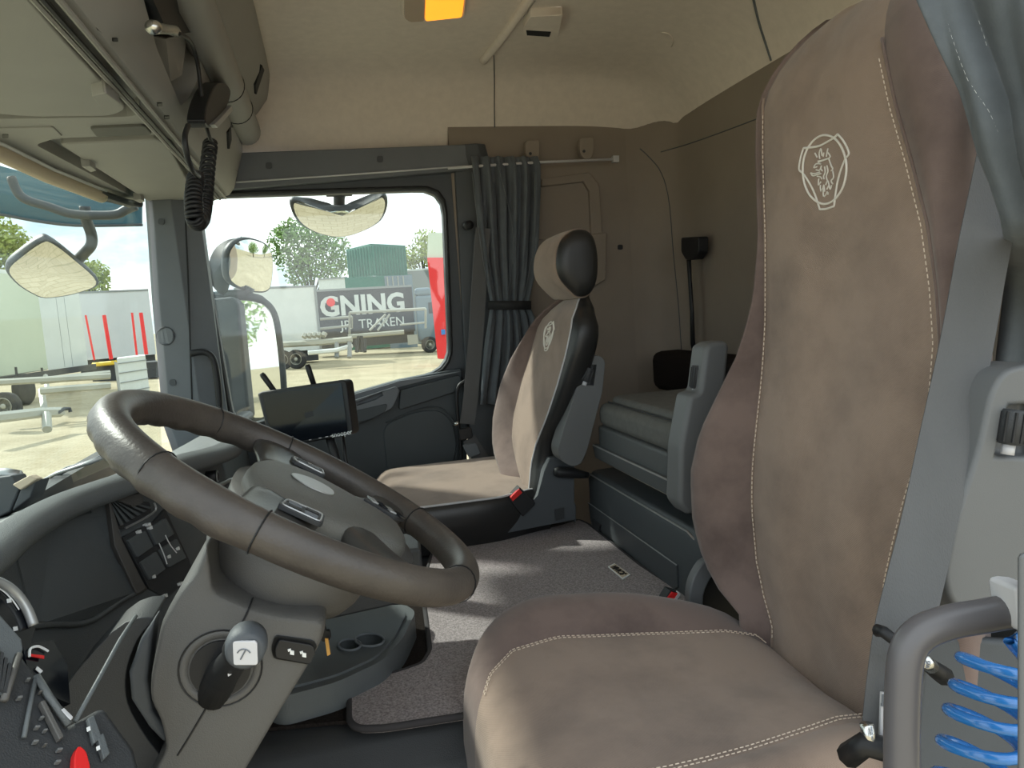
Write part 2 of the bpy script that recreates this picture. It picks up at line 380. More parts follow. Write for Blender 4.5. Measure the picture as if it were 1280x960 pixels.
# ------------------------------------------------------------------ passenger door
dr = tag(thing('door_1', None, None, (0, YW, .4)), 'dark passenger door with window frame and sill', None, None, 'structure')
inner = [tuple(q)[:2] for q in rpoly([(-.352, 1.392, 0), (.397, 1.392, 0), (.374, .815, 0), (-.31, .675, 0)], .075, 6)]
outer = [(-.40, 1.46), (.47, 1.46), (.47, .60), (-.40, .50)]
cN = (.0, 1.05); NI = 96
I2 = resample_polar(inner, cN, NI); O2 = resample_polar(outer, cN, NI); K2 = [(a[0] + (b[0] - a[0]) * .3, a[1] + (b[1] - a[1]) * .3) for a, b in zip(I2, O2)]
ring_panel([(x, 2.425, z) for x, z in I2], [(x, 2.425, z) for x, z in O2], (0, .04, 0)).build('window_frame', M['trimd'], dr, bevel=.006)
sealp = [(a[0] + (b[0] - a[0]) * .06, a[1] + (b[1] - a[1]) * .06) for a, b in zip(I2, [(x * 1.2, (z - 1.05) * 1.2 + 1.05) for x, z in I2])]
MB().tube([(x, 2.42, z) for x, z in [((a[0]) * 1.025, (a[1] - 1.05) * 1.03 + 1.05) for a in I2]], .005, 6, loop=True).build('window_seal', M['rubber'], dr, smooth=True)
w1 = MB().prism([(x * 1.01, 2.445, (z - 1.05) * 1.01 + 1.05) for x, z in I2], (0, .004, 0)).build('window_1', M['glass'])
tag(w1, 'clear side glass of the passenger door', None, None, 'structure')
# lower door skin: front part proud sill and recessed pocket
dp = MB().prism([onY(*q, 2.40) for q in [(250, 545), (322, 528), (440, 492), (500, 475), (577, 460), (584, 520), (584, 620), (430, 700), (250, 700)]], (0, .05, 0)).build('door_panel', M['door'], dr, bevel=.006)
bdp = bvh(dp)
slab('sill_rail', [(430, 496), (500, 476), (575, 458), (576, 464), (500, 483), (436, 504)], bdp, .014, M['trim'], dr, bevel=.003)
pod = slab('handle_pod', [(440, 500), (494, 482), (499, 487), (490, 508), (470, 520), (440, 530)], bdp, .03, M['trim'], dr, rnd=3, bevel=.006)
cut(pod, MB().prism([hit(bdp, a, b)[0] + V((0, -.05, 0)) for a, b in [(444, 502), (476, 489), (478, 493), (470, 498), (446, 506)]], (0, .04, 0)))
slab('pull_cup', [(442, 512), (484, 503), (480, 514), (462, 523), (442, 528)], bdp, .033, M['door'], dr, rnd=4, bevel=.003)
slab('arm_ledge', [(500, 487), (574, 468), (577, 486), (545, 497), (498, 512)], bdp, .02, M['door'], dr, rnd=4, bevel=.006)
slab('speaker_panel', [(478, 532), (520, 514), (550, 512), (566, 528), (572, 560), (560, 588), (500, 606), (484, 590)], bdp, .006, M['door'], dr, rnd=14, bevel=.003)
MB().tube(drape(bdp, [(482, 528), (520, 512), (548, 509), (564, 522), (573, 548), (566, 590)], .006, 24), .0022, 6).build('panel_bead', M['door'], dr, smooth=True)
MB().tube([onY(*q, 2.35) for q in spl([(582, 476), (574, 482), (571, 494), (572, 520), (576, 560), (577, 592)], 24)], .006, 8).build('grab_bar', M['black'], dr, smooth=True)
# B-pillar trim
bpil = MB().loft([[V((xa, 2.46, z)), V((xa, 2.405, z)), V((xb - .03, 2.385, z)), V((xb, 2.40, z)), V((xb, 2.46, z))] for z, xa, xb in ((.3, .42, .62), (.8, .425, .62), (1.2, .435, .60), (1.46, .44, .56), (1.53, .44, .545))]).build('trim_4', M['trimd'], bevel=.004)
tag(bpil, 'dark pillar trim behind the passenger door', None, None, 'structure')
# ------------------------------------------------------------------ windscreen
def wsx(y, z): return -.66 + .135 * ((y - 1.42) / .93) ** 2 + .06 * (z - .75)
ws = MB().loft([[V((wsx(y, z), y, z)) for z in (.66, .9, 1.15, 1.45)] for y in [.45 + i * 1.93 / 14 for i in range(15)]], False, False).build('window_2', M['glass'], smooth=True)
md = ws.modifiers.new('solid', 'SOLIDIFY'); md.thickness = .005
tag(ws, 'large clear windscreen across the cab front', None, None, 'structure')
# ================================================================== OVERHEAD CONSOLE
oc = thing('overhead_console', 'grey overhead storage console above the windscreen with hatches and rolled edge', 'console', (-.3, 2.0, 1.385))
YC0, YC1 = .45, 2.40
pf = [(-.60, 1.385), (-.275, 1.385), (-.252, 1.39), (-.235, 1.41), (-.20, 1.52), (-.205, 1.75), (-.60, 1.75)]
cb = MB().loft([[V((x, y, z)) for x, z in pf] for y in (YC0, 2.385)]).build('body', M['console'], oc, bevel=.012, bseg=3)
up = [(-.21, 1.60), (-.15, 1.615), (-.115, 1.66), (-.098, 1.72), (-.10, 1.755), (-.21, 1.755)]
MB().loft([[V((x, y, z)) for x, z in up] for y in (YC0, 2.37)]).build('upper_shelf', M['console'], oc, bevel=.008, bseg=2)
tpts = [V((-.183, y, 1.572)) for y in (YC0, .9, 1.4, 1.9, 2.3, 2.37)]
rt = MB().tube(tpts + [V((-.183, 2.39, 1.572)), V((-.183, 2.398, 1.572))], [.041] * 6 + [.033, .015], 20).build('rolled_edge', M['console'], oc, smooth=True)
for yy in (1.92, 2.12): MB().tube([V((-.183 + .0415 * math.cos(a), yy, 1.572 + .0415 * math.sin(a))) for a in [i * math.pi / 12 for i in range(24)]], .0012, 4, loop=True).build('joint_line', M['black'], rt)
bcb = bvh(cb)
# two hatches in the underside
nd = V((0, 0, -1))
def hatch(pxs, rim, mt=M['console']):
    h = slab('hatch', pxs, bcb, .006, mt, oc, rnd=rim, bevel=.003, n=nd)
    return h
def under(name, pxs, t, mt, par, r_=.01, bevel=.002):
    up_ = .035 if name == 'hatch' else .002
    return MB().prism(rpoly([onZ(a, b, 1.387) + V((0, 0, up_ - .002)) for a, b in pxs], r_), (0, 0, -t - up_)).build(name, mt, par, bevel=bevel)
CUTS = [([(-60, -75), (50, -22), (176, 122), (172, 146), (120, 147), (-80, 150)], .03)]
h1 = under('hatch', [(-80, -85), (26, -18), (84, 50), (158, 132), (140, 141), (40, 142), (-80, 132)], .004, M['console'], oc, .02, .004)
under('latch', [(112, 100), (130, 96), (148, 110), (146, 116), (122, 114)], .022, M['console'], h1, .006)
CUTS.append(([(44, 181), (70, 173), (200, 168), (216, 176), (256, 252), (178, 252)], .02))
h2 = under('hatch', [(74, 177), (196, 171), (210, 179), (246, 248), (184, 249)], .004, M['console'], oc, .012, .004)
under('latch', [(100, 196), (112, 196), (119, 202), (112, 204)], .018, M['console'], h2, .003)
under('latch', [(166, 241), (175, 240), (180, 243), (174, 245)], .018, M['console'], h2, .003)
under('speaker_grille', [(112, 156), (180, 153), (190, 164), (120, 167)], .005, M['consoled'], oc, .01)
under('blank_cover', [(-20, 158), (66, 156), (78, 168), (-20, 172)], .003, M['console'], oc, .006)
under('hole_plate', [(2, 164), (10, 164), (10, 168), (2, 168)], .005, M['consoled'], oc, .003)  # darker plate painted in for the shade of a small hole
# long ribs along the rear lower edge and latches on the rear face
for dx, zz, r_, mt in ((-.262, 1.3815, .004, 'ltgrey'), (-.278, 1.379, .0035, 'dashbk'), (-.288, 1.381, .004, 'trim')):
    MB().tube([V((dx, YC0, zz)), V((dx, 2.38, zz))], r_, 6).build('edge_rib', M[{'ltgrey': 'console', 'trim': 'console', 'dashbk': 'dashbk'}[mt]], oc)
for q in ([(283, 165), (290, 142), (294, 146), (284, 186)], [(317, 105), (325, 80), (328, 86), (318, 117)], [(297, 215), (302, 202), (304, 206), (299, 224)]):
    s_ = bvh(bpy.data.objects['upper_shelf']) if q[0][0] == 317 else bcb
    slab('door_latch', q, s_, .006, M['rubber'], oc, bevel=.001)
# radio niche with its front in the console's rear face
NCH = [hit(bcb, a, b) for a, b in [(178, -8), (206, -10), (250, 42), (238, 120), (226, 132), (196, 60)]]
slab('radio_front', [(172, -20), (196, -22), (246, 36), (218, 40), (196, 30)], bcb, .012, M['black'], oc, rnd=3, bevel=.002, back=.06)
slab('niche_panel', [(217, 50), (242, 46), (236, 96), (222, 104)], bcb, -.012, M['console'], oc, rnd=3, back=.06)
for q in [(143, 49), (199, 130), (208, 146)]:
    slab('screw', [(q[0] - 3, q[1] - 2), (q[0] + 3, q[1] - 2), (q[0] + 3, q[1] + 2), (q[0] - 3, q[1] + 2)], bcb, .002, M['black'], oc)
for pxs, r_ in CUTS: cut(cb, MB().prism(rpoly([onZ(a, b, 1.385) + V((0, 0, -.02)) for a, b in pxs], r_), (0, 0, .048)))
nn_ = V((0, 0, 0))
for h in NCH: nn_ += h[1]
nn_.normalize(); cut(cb, MB().prism(rpoly([h[0] + nn_ * .02 for h in NCH], .01), nn_ * -.08))
# ------------------------------------------------------------------ handheld radio microphone with coiled cord
Xm = -.197
mc = thing('handheld_microphone', 'black handheld radio microphone with coiled cord hanging from the overhead console', 'microphone', onX(250, 130, Xm))
body = [onX(*q, Xm) for q in spl([(255, 103), (266, 106), (271, 116), (266, 132), (252, 152), (240, 160), (233, 152), (236, 132), (245, 112)], 28, True)]
MB().prism(body, (.03, 0, 0)).build('body', M['black'], mc, bevel=.008, bseg=3)
MB().prism([p + V((.028, 0, 0)) for p in [onX(*q, Xm) for q in [(238, 156), (246, 150), (258, 140), (266, 132), (268, 138), (256, 150), (244, 160)]]], (.01, 0, 0)).build('chrome_clip', M['silver'], mc, bevel=.001)
pl_ = [onX(*q, Xm + .01) for q in ((190, 34), (194, 34), (196, 35), (212, 37), (216, 38), (219, 39), (224, 41))]
MB().tube(pl_, [.009, .009, .007, .007, .008, .008, .004], 14).build('screw_connector', M['chrome'], mc, smooth=True, label='chrome screw connector')
MB().tube([onX(*q, Xm + .015) for q in spl([(222, 41), (238, 52), (247, 80), (252, 120), (256, 150), (262, 172), (267, 180)], 30)], .0036, 8).build('lead', M['black'], mc, smooth=True)
MB().tube([onX(*q, Xm + .02) for q in spl([(235, 157), (231, 172), (234, 195), (240, 212), (248, 220)], 20)], .0042, 8).build('lead', M['black'], mc, smooth=True)
def coil(axis, rad, r, turns, perturn=14):
    ax = [V(p) for p in spl(axis, 60)]; n = int(turns * perturn); pts = []
    for i in range(n + 1):
        t = i / n * 59; k = min(int(t), 58); p = ax[k].lerp(ax[k + 1], t - k); tg = (ax[k + 1] - ax[k]).normalized()
        a = V((1, 0, 0)) if abs(tg.x) < .9 else V((0, 1, 0)); x = (a - tg * a.dot(tg)).normalized(); y = tg.cross(x)
        f_ = 2 * math.pi * i / perturn; pts.append(p + (x * math.cos(f_) + y * math.sin(f_)) * rad)
    return pts
ca = [onX(*q, Xm + .01) for q in [(263, 180), (259, 215), (256, 250), (252, 272), (247, 278), (243, 270), (242, 245), (245, 222)]]
MB().tube(coil(ca, .011, .0032, 40), .0034, 6).build('coiled_cord', M['black'], mc, smooth=True)
# ------------------------------------------------------------------ roller blind under the console
rb = thing('roller_blind', 'cream roller blind rolled up along the top of the windscreen', 'blind', onZ(60, 215, 1.37))
rp = [onZ(*q, 1.362) for q in [(-60, 168), (0, 192), (60, 220), (127, 246)]]
MB().tube(rp, .016, 12).build('cloth_roll', M['cream'], rb, smooth=True)
MB().tube([p + V((.012, 0, .014)) for p in rp], .004, 8).build('rail', M['white'], rb, smooth=True)
MB().tube([p + V((-.03, 0, .0)) for p in [onZ(*q, 1.366) for q in [(-60, 160), (0, 178), (82, 222), (176, 254)]]], .012, 8).build('head_rail', M['dashbk'], rb, smooth=True)
MB().tube([onZ(*q, 1.372) for q in [(127, 246), (150, 252), (176, 255)]], .010, 8).build('end_bracket', M['dashbk'], rb, smooth=True)
# ------------------------------------------------------------------ ceiling lamps
lp = thing('ceiling_lamp', 'ceiling lamp with lit amber lens in the headliner', 'lamp', hit(bhl, 545, 2)[0])
slab('housing', [(500, -30), (586, -34), (580, 18), (512, 23), (502, 18)], bhl, .008, M['liner'], lp, rnd=4, bevel=.002)
slab('clear_lens', [(505, -30), (532, -32), (530, 20), (512, 21), (505, 16)], bhl, .014, M['lens'], lp, rnd=3, bevel=.002)
slab('amber_lens', [(533, -32), (583, -34), (577, 15), (531, 20)], bhl, .014, M['orange'], lp, rnd=3, bevel=.002, label='glowing amber lens')
sp = thing('ceiling_sensor', 'small pale wedge shaped spotlight on the rear headliner', 'spotlight', hit(bhl, 680, 22)[0])
slab('housing', [(662, 10), (703, 8), (697, 34), (690, 38), (655, 34), (653, 24)], bhl, .022, M['liner'], sp, rnd=2, bevel=.004)
slab('window', [(657, 27), (688, 29), (686, 35), (658, 33)], bhl, .0235, M['rubber'], sp)
slab('headliner_tab', [(300, -2), (330, -4), (372, -3), (352, 4), (310, 4)], bhl, .006, M['liner'], hl, rnd=2)
# ================================================================== CURTAINS
def curtain_loft(rows, folds, amp, n=70, ph=0.):
    """rows: (left point, right point, fold scale)"""
    R = []
    for k, (a, b, s) in enumerate(rows):
        a, b = V(a), V(b); d = b - a; nn = V((d.y, -d.x, 0)); nn = nn.normalized() if nn.length > 1e-6 else V((0, -1, 0)); ring = []
        for i in range(n):
            t = i / (n - 1); wv = math.sin(t * folds * 2 * math.pi + ph + .5 * math.sin(k * .45 + t * 5)) + .35 * math.sin(t * folds * 4.7 * math.pi + 1.3 + k * .2)
            ring.append(a + d * t + nn * wv * amp * s)
        R.append(ring)
    m = MB().loft(R, False, False); return m
cu = thing('side_curtain', 'slate curtain gathered with a tie beside the passenger door', 'curtain', onY(625, 480, 2.35))
cp = [(196, 589, 671, .5), (205, 590, 674, .8), (240, 593, 675, 1), (290, 598, 673, 1), (340, 606, 668, .8), (372, 613, 662, .55), (382, 614, 661, .5), (395, 612, 668, .6), (430, 607, 676, .9), (470, 603, 676, 1), (505, 600, 672, 1)]
ys_ = np.linspace(196, 505, 32)
rows = [(onY(np.interp(y, [c[0] for c in cp], [c[1] for c in cp]), y, 2.345), onY(np.interp(y, [c[0] for c in cp], [c[2] for c in cp]), y, 2.345), np.interp(y, [c[0] for c in cp], [c[3] for c in cp])) for y in ys_]
c_ = curtain_loft(rows, 5.5, .016).build('cloth', M['curtain'], cu, smooth=True); c_.modifiers.new('s', 'SOLIDIFY').thickness = .003
MB().loft([[onY(610, y_, 2.318), onY(640, y_, 2.312), onY(664, y_, 2.318), onY(664, y_, 2.372), onY(640, y_, 2.378), onY(610, y_, 2.372)] for y_ in (376, 387)]).build('tie', M['rubber'], cu, smooth=True)
for q in ([(590, 215), (600, 300), (612, 372)], [(622, 205), (640, 280), (641, 330)], [(668, 215), (668, 300), (655, 372)]):
    MB().tube([onY(*k, 2.322) for k in spl(q, 12)], .0012, 4).build('hem', M['trim'], cu, smooth=True)
rd = thing('curtain_rod', 'thin pale curtain rod on two moulded brackets above the side wall', 'curtain rod', onY(720, 200, 2.36))
MB().tube([onY(560, 210, 2.345), onY(672, 203, 2.345), onY(769, 199, 2.345)], .0045, 8).build('rod', M['ltgrey'], rd, smooth=True)
for cx, cy in ((663, 190), (730, 187)):
    b_ = MB().prism(rpoly([onY(*q, 2.385) for q in [(cx - 9, cy - 12), (cx + 9, cy - 13), (cx + 9, cy + 6), (cx + 5, cy + 15), (cx - 3, cy + 15), (cx - 9, cy + 6)]], .012), (0, -.03, 0)).build('bracket', M['rearwall'], rd, bevel=.004)
    MB().tube([onY(cx, cy + 2, 2.357), onY(cx, cy + 2, 2.352)], .005, 8).build('screw', M['black'], b_)
MB().prism([onY(*q, 2.355) for q in [(764, 196), (771, 196), (771, 204), (764, 204)]], (0, -.02, 0)).build('end_stop', M['ltgrey'], rd)
# near curtain behind the driver's shoulder
c2 = thing('rear_curtain', 'grey curtain with white stitched hems behind the driver seat', 'curtain', P(1330, 420, .68))
lf = [(-60, 1128), (0, 1148), (60, 1176), (110, 1202), (150, 1214), (190, 1226), (230, 1243), (270, 1256), (320, 1262), (380, 1255), (440, 1248), (500, 1240)]
rows = []
for y in np.linspace(-60, 500, 30):
    rows.append((P(np.interp(y, [a for a, b in lf], [b for a, b in lf]), y, np.interp(y, [0, 150, 285, 345], [.70, .70, .72, .95])), P(1420, y + 30, np.interp(y, [0, 150, 285, 345], [.60, .60, .64, .88])), .55 + .45 * min(1, abs(y - 330) / 200)))
c_ = curtain_loft(rows, 2.2, .011, 80, .8).build('cloth', M['curtain'], c2, smooth=True); c_.modifiers.new('s', 'SOLIDIFY').thickness = .003
bc2 = bvh(c_)
for q in ([(1178, 0), (1190, 40), (1205, 80), (1220, 115), (1238, 150), (1247, 174)], [(1213, 0), (1222, 30), (1232, 65)], [(1268, 180), (1272, 200), (1280, 230)]):
    stitches(drape(bc2, q, .002, 40), .0011, .004, .003).build('stitching', M['white'], c2, kind='stuff')
# ================================================================== BUNK, DRAWER, REAR WALL LAMP
bk = thing('bunk_bed', 'grey bunk with thick textured mattress across the rear of the cab', 'bunk', (.9, 1.3, .3))
XB = .63
p0 = onX(742, 497, XB); yA = p0.y
def bunk_plan(i_, z0, z1): return MB().loft([[V((x, y, z)) for x, y in rpoly2([(XB + i_, yA - i_), (XB + i_, 1.2 + i_), (.82 + i_, 1.12 + i_), (.82 + i_, .5 + i_), (1.165 - i_, .5 + i_), (1.165 - i_, yA - i_)], .03)] for z in (z0, z1)])
def rpoly2(l, r): return [(q.x, q.y) for q in rpoly([V((a, b, 0)) for a, b in l], r, 3)]
bunk_plan(0, .62, .69).build('base_frame', M['bunk'], bk, bevel=.008)
mt_ = bunk_plan(.004, .685, .748).build('mattress', M['mattress'], bk, bevel=.024, bseg=4)
bunk_plan(.03, .735, .765).build('quilt_pad', M['mattress'], bk, bevel=.014, bseg=3)
MB().tube([V((XB + .02, yA - .05, .752)), V((XB + .02, 1.22, .752))], .002, 6).build('piping', M['dashbk'], mt_)
lip = MB().loft([[V((XB + a, y, z)) for a, z in ((-.012, .641), (-.006, .605), (.02, .605), (.02, .641))] for y in (yA, 1.2)]).build('front_lip', M['bunk'], bk, bevel=.004)
MB().tube([V((XB - .012, yA - .01, .641)), V((XB - .012, 1.2, .641))], .0022, 6).build('lip_edge', M['silver'], bk)
MB().box((1.10, 1.45, .755), (.12, 1.72, .13)).build('back_bolster', M['carpet'], bk, bevel=.03, bseg=3)
dw = thing('storage_box', 'dark plastic storage box on the carpet under the bunk', 'drawer', (.85, 1.4, .41))
yB = onX(733, 600, XB).y; zt = .556
bx_ = MB().loft([[V((x, y, z)) for x, y in rpoly2([(XB + i_, yB - i_), (XB + i_, 1.2), (.84, 1.15), (.84, .7), (1.1, .7), (1.1, yB - i_)], .025)] for i_, z in ((0, .405), (0, zt - .02), (.008, zt - .004), (.012, zt))]).build('body', M['drawer'], dw, bevel=.004)
MB().tube([V((XB + .002, yB - .015, zt - .008)), V((XB + .002, 1.27, zt - .008)), V((XB + .004, 1.235, zt - .02))], .0022, 6).build('edge_line', M['silver'], dw)
MB().tube([V((XB + .075, yB - .02, zt + .001)), V((XB + .075, .8, zt + .001))], .0025, 6).build('lid_line', M['cream'], dw)
bbx = bvh(bx_)
fpp = [onX(*q, XB) for q in [(737, 628), (848, 706), (849, 734), (842, 738), (740, 652)]]
fp = MB().prism([V((XB + .002, q.y, q.z)) for q in fpp], (-.006, 0, 0)).build('front_panel', M['drawer'], dw, bevel=.002)
MB().tube([V((XB - .004, q.y, q.z)) for q in fpp[:2]], .0014, 6).build('panel_edge', M['silver'], fp)
MB().prism([onX(*q, XB - .004) for q in [(742, 648), (752, 656), (750, 664), (743, 658)]], (-.005, 0, 0)).build('latch', M['dashbk'], fp)
gl = thing('reading_lamp', 'black gooseneck reading lamp on the rear wall', 'lamp', hit(brw, 862, 440)[0])
yG = hit(brw, 862, 380)[0]
xg = min(yG.x, 1.17) - .035
MB().tube([onX(*q, xg + k) for q, k in (((870, 440), .05), ((869, 436), .03), ((866, 430), 0), ((865, 390), 0), ((862, 345), 0), ((861, 325), 0))], [.010, .012, .008, .0065, .0065, .0075], 10).build('stem', M['black'], gl, smooth=True)
MB().prism(rpoly([onX(*q, xg - .01) for q in [(851, 297), (873, 296), (873, 315), (867, 325), (857, 325), (851, 315)]], .008), (.035, 0, 0)).build('head', M['black'], gl, bevel=.004)
# ================================================================== FLOOR MAT
fm = thing('floor_mat', 'grey mottled carpet mat with dark binding between the seats', 'mat', (.3, 1.4, .402))
ZM = .412
mp_ = [(437, 862), (444, 852), (500, 838), (528, 828), (538, 812), (533, 770), (528, 735), (540, 690), (588, 681), (700, 656), (724, 649), (736, 655), (800, 706), (870, 752), (900, 800), (870, 850), (760, 870), (590, 890), (480, 907), (448, 908), (437, 900)]
pp = [onZ(*q, ZM) for q in mp_]
MB().prism([V((p.x, p.y, .40)) for p in rpoly(pp, .012, 3)], (0, 0, ZM - .40)).build('pile', M['mat'], fm, bevel=.004)
MB().tube([V((p.x, p.y, ZM - .004)) for p in rpoly(pp, .012, 3)], .0055, 8, loop=True).build('binding', M['matedge'], fm, smooth=True)
lb = [onZ(*q, ZM + .0006) for q in ((760, 709), (768, 705), (788, 719), (779, 725))]
tg_ = MB().prism(lb, (0, 0, .002)).build('woven_label', M['white'], fm)
cx = (lb[0] + lb[1] + lb[2] + lb[3]) / 4; xd = (lb[0] + lb[1]) / 2 - (lb[2] + lb[3]) / 2
MB().prism([cx + (p - cx) * .86 + V((0, 0, .002)) for p in lb], (0, 0, .0006)).build('label_field', M['cream'], tg_)
text_mesh('lettering', 'SCANIA', .021, M['black'], frame(cx + V((0, 0, .003)), xd, (0, 0, 1)) @ Matrix.Scale(xd.length / .105, 4, (1, 0, 0)), tg_, .0004, .0008)
# ================================================================== DRIVER SEAT
ds = thing('driver_chair', 'tall brown velour driver seat with integrated headrest and embroidered crest', 'seat', (.4, .84, 0))
def pln(px, X0, k=.07): return onPl(px[0], px[1], (X0, 0, .5), (1, 0, -k))
XC = .615
fsp = [pln(q, XC) for q in [(1012, 12), (978, 46), (957, 85), (950, 131), (950, 200), (953, 300), (953, 400), (947, 560), (943, 640), (944, 700), (952, 745), (962, 782)]]
nsp = [pln(q, XC) for q in [(1084, -40), (1090, 0), (1100, 60), (1115, 130), (1135, 200), (1155, 280), (1166, 360), (1171, 430), (1166, 520), (1155, 580), (1135, 660), (1115, 730), (1102, 800), (1097, 868)]]
fsT = sorted([(p.z, p.y) for p in fsp]); nsT = sorted([(p.z, p.y) for p in nsp])
# outer far edge, with the bolster standing proud of the panel
fe = [((945, 110), .676), ((944, 200), .668), ((947, 300), .658), ((942, 380), .635), ((925, 440), .61), ((900, 490), .588), ((875, 540), .567), ((863, 590), .56), ((866, 650), .56), ((880, 700), .565), ((905, 745), .575), ((925, 762), .582)]
fe3 = [onX(q[0], q[1], X) for q, X in fe]
feY = sorted([(p.z, p.y) for p in fe3]); feX = sorted([(p.z, p.x) for p in fe3])
neY = [(.40, .64), (.55, .625), (.75, .63), (.9, .645), (1.0, .66), (1.1, .675), (1.2, .69), (1.3, .71), (1.36, .73)]
def xc(z): return XC + .07 * (z - .5) - .012 * math.exp(-((z - .72) / .12) ** 2)
zr = list(np.linspace(.42, 1.30, 34)) + [1.325, 1.345, 1.36, 1.37, 1.374]
FB, PN, NB = [], [], []
for z in zr:
    top = max(0., (z - 1.26) / .114); sh = .5 * (1 - math.sqrt(max(0, 1 - top ** 2))) if top > 0 else 0
    X = xc(z) + (.05 * top ** 2)
    yf, yn = ip(fsT, z), ip(nsT, z); ef, xf = ip(feY, z), ip(feX, z); en = ip(neY, z)
    if z > 1.285: yf = ip(fsT, 1.285); ef = max(ip(feY, 1.285), yf + .004)
    mid = .85
    pull = lambda y: y + (mid - y) * sh
    ef = max(ef, yf + .006); en = min(en, yn - .018)
    yf, yn, ef, en = map(pull, (yf, yn, ef, en)); xf = min(xf + .05 * top ** 2, X + .02)
    xb = X + .13 - .07 * sh
    FB.append([V((a, b, z)) for b, a in spl([(ef - .05, xb), (ef - .012, X + .085), (ef + .004, (xf + X) / 2 + .035), (ef, xf), (ef * .55 + yf * .45, xf + .004), (yf, X + .006)], 16)])
    PN.append([V((a, b, z)) for b, a in spl([(yf, X + .006), (yf * .75 + yn * .25, X - .001), ((yf + yn) / 2, X + .004), (yf * .25 + yn * .75, X), (yn, X + .006)], 16)])
    NB.append([V((a, b, z)) for b, a in spl([(yn, X + .006), ((yn + en) / 2, X - .002), (en + .006, X + .012), (en + .002, X + .035), (en + .025, X + .07), (en + .08, xb)], 16)])
br = MB().loft(PN, False, False).build('backrest', M['seat'], ds, smooth=True)
b1 = MB().loft(FB, False, False).build('bolster', M['bolster'], br, smooth=True)
b2 = MB().loft(NB, False, False).build('bolster', M['bolster'], br, smooth=True)
MB().loft([[a[-1], b[0]] for a, b in zip(NB, FB)], False, False).build('back_shell', M['bolster'], ds, smooth=True)
bbr = bvh(br, b1, b2)
for T, sgn, m_ in ((fsp, 1, 'thread'), (nsp, -1, 'thread')):
    pts = [V((xc(z) + .001, ip(fsT if sgn > 0 else nsT, z) - sgn * .006, z)) for z in np.linspace(.47, 1.27, 160)]
    stitches(pts, .0008, .0045, .003).build('stitching', M[m_], br, kind='stuff')
    pts = [V((xc(z) + .005, ip(fsT if sgn > 0 else nsT, z), z)) for z in np.linspace(.44, 1.29, 80)]
    MB().tube(pts, .0022, 6).build('piping', M['bolster' if sgn < 0 else 'seat'], br, smooth=True)
# crest embroidered on the backrest
emo = lambda q: (980 + q[0] * .1355, 150 + q[1] * .1355)
def stroke(pts, r=.0016, n=40, closed=False):
    q = spl(pts, n, closed)
    return MB().tube(drape(bbr, [emo(k) for k in q], .0008), r, 6, loop=closed)
em = MB()
for s in [stroke([(380, 140), (300, 170), (230, 250), (190, 350), (178, 470), (195, 590), (240, 690), (310, 755), (375, 775), (445, 755), (510, 690), (560, 590), (582, 460), (572, 350), (530, 240), (465, 165)], .0016, 70, True),
          stroke([(500, 132), (465, 165), (400, 205), (330, 240), (250, 255), (185, 260)], .0016, 24), stroke([(185, 260), (165, 320), (148, 400), (145, 460), (172, 485)], .0014, 20),
          stroke([(500, 132), (540, 175), (580, 240), (604, 310), (575, 350)], .0014, 20), stroke([(575, 350), (530, 460), (500, 570), (482, 680), (468, 795)], .0014, 26),
          stroke([(172, 485), (220, 550), (270, 640), (305, 730), (335, 825)], .0014, 26), stroke([(335, 825), (400, 820), (468, 795)], .0016, 12)]:
    em.add(s.v, s.f)
for s in [[(310, 345), (290, 305)], [(318, 380), (360, 372), (425, 350)], [(335, 360), (330, 310), (345, 265), (355, 330)], [(365, 340), (372, 300)], [(395, 340), (410, 262)], [(320, 390), (350, 380), (430, 345), (410, 300)],
          [(345, 405), (300, 405), (280, 440), (310, 430)], [(250, 490), (290, 495), (335, 480)], [(255, 492), (270, 515), (310, 505), (345, 495)], [(300, 460), (330, 465), (345, 440)], [(310, 520), (340, 525), (355, 545)],
          [(325, 540), (322, 600), (345, 570)], [(340, 600), (345, 660), (370, 620), (365, 690), (382, 705), (405, 660), (410, 690)], [(365, 640), (372, 600), (380, 660)], [(390, 600), (410, 560), (430, 640), (445, 600)],
          [(420, 360), (440, 420), (455, 450), (440, 470)], [(455, 470), (462, 530), (440, 560), (455, 590)], [(380, 430), (385, 480), (370, 520), (375, 545)], [(400, 420), (410, 470), (395, 520), (405, 560)], [(350, 420), (345, 450), (360, 470)], [(400, 640), (420, 600)]]:
    k = stroke(s, .0010, 12); em.add(k.v, k.f)
em.build('crest_embroidery', M['emb'], br, smooth=True, label='pale embroidered crowned griffin crest', fix=False)
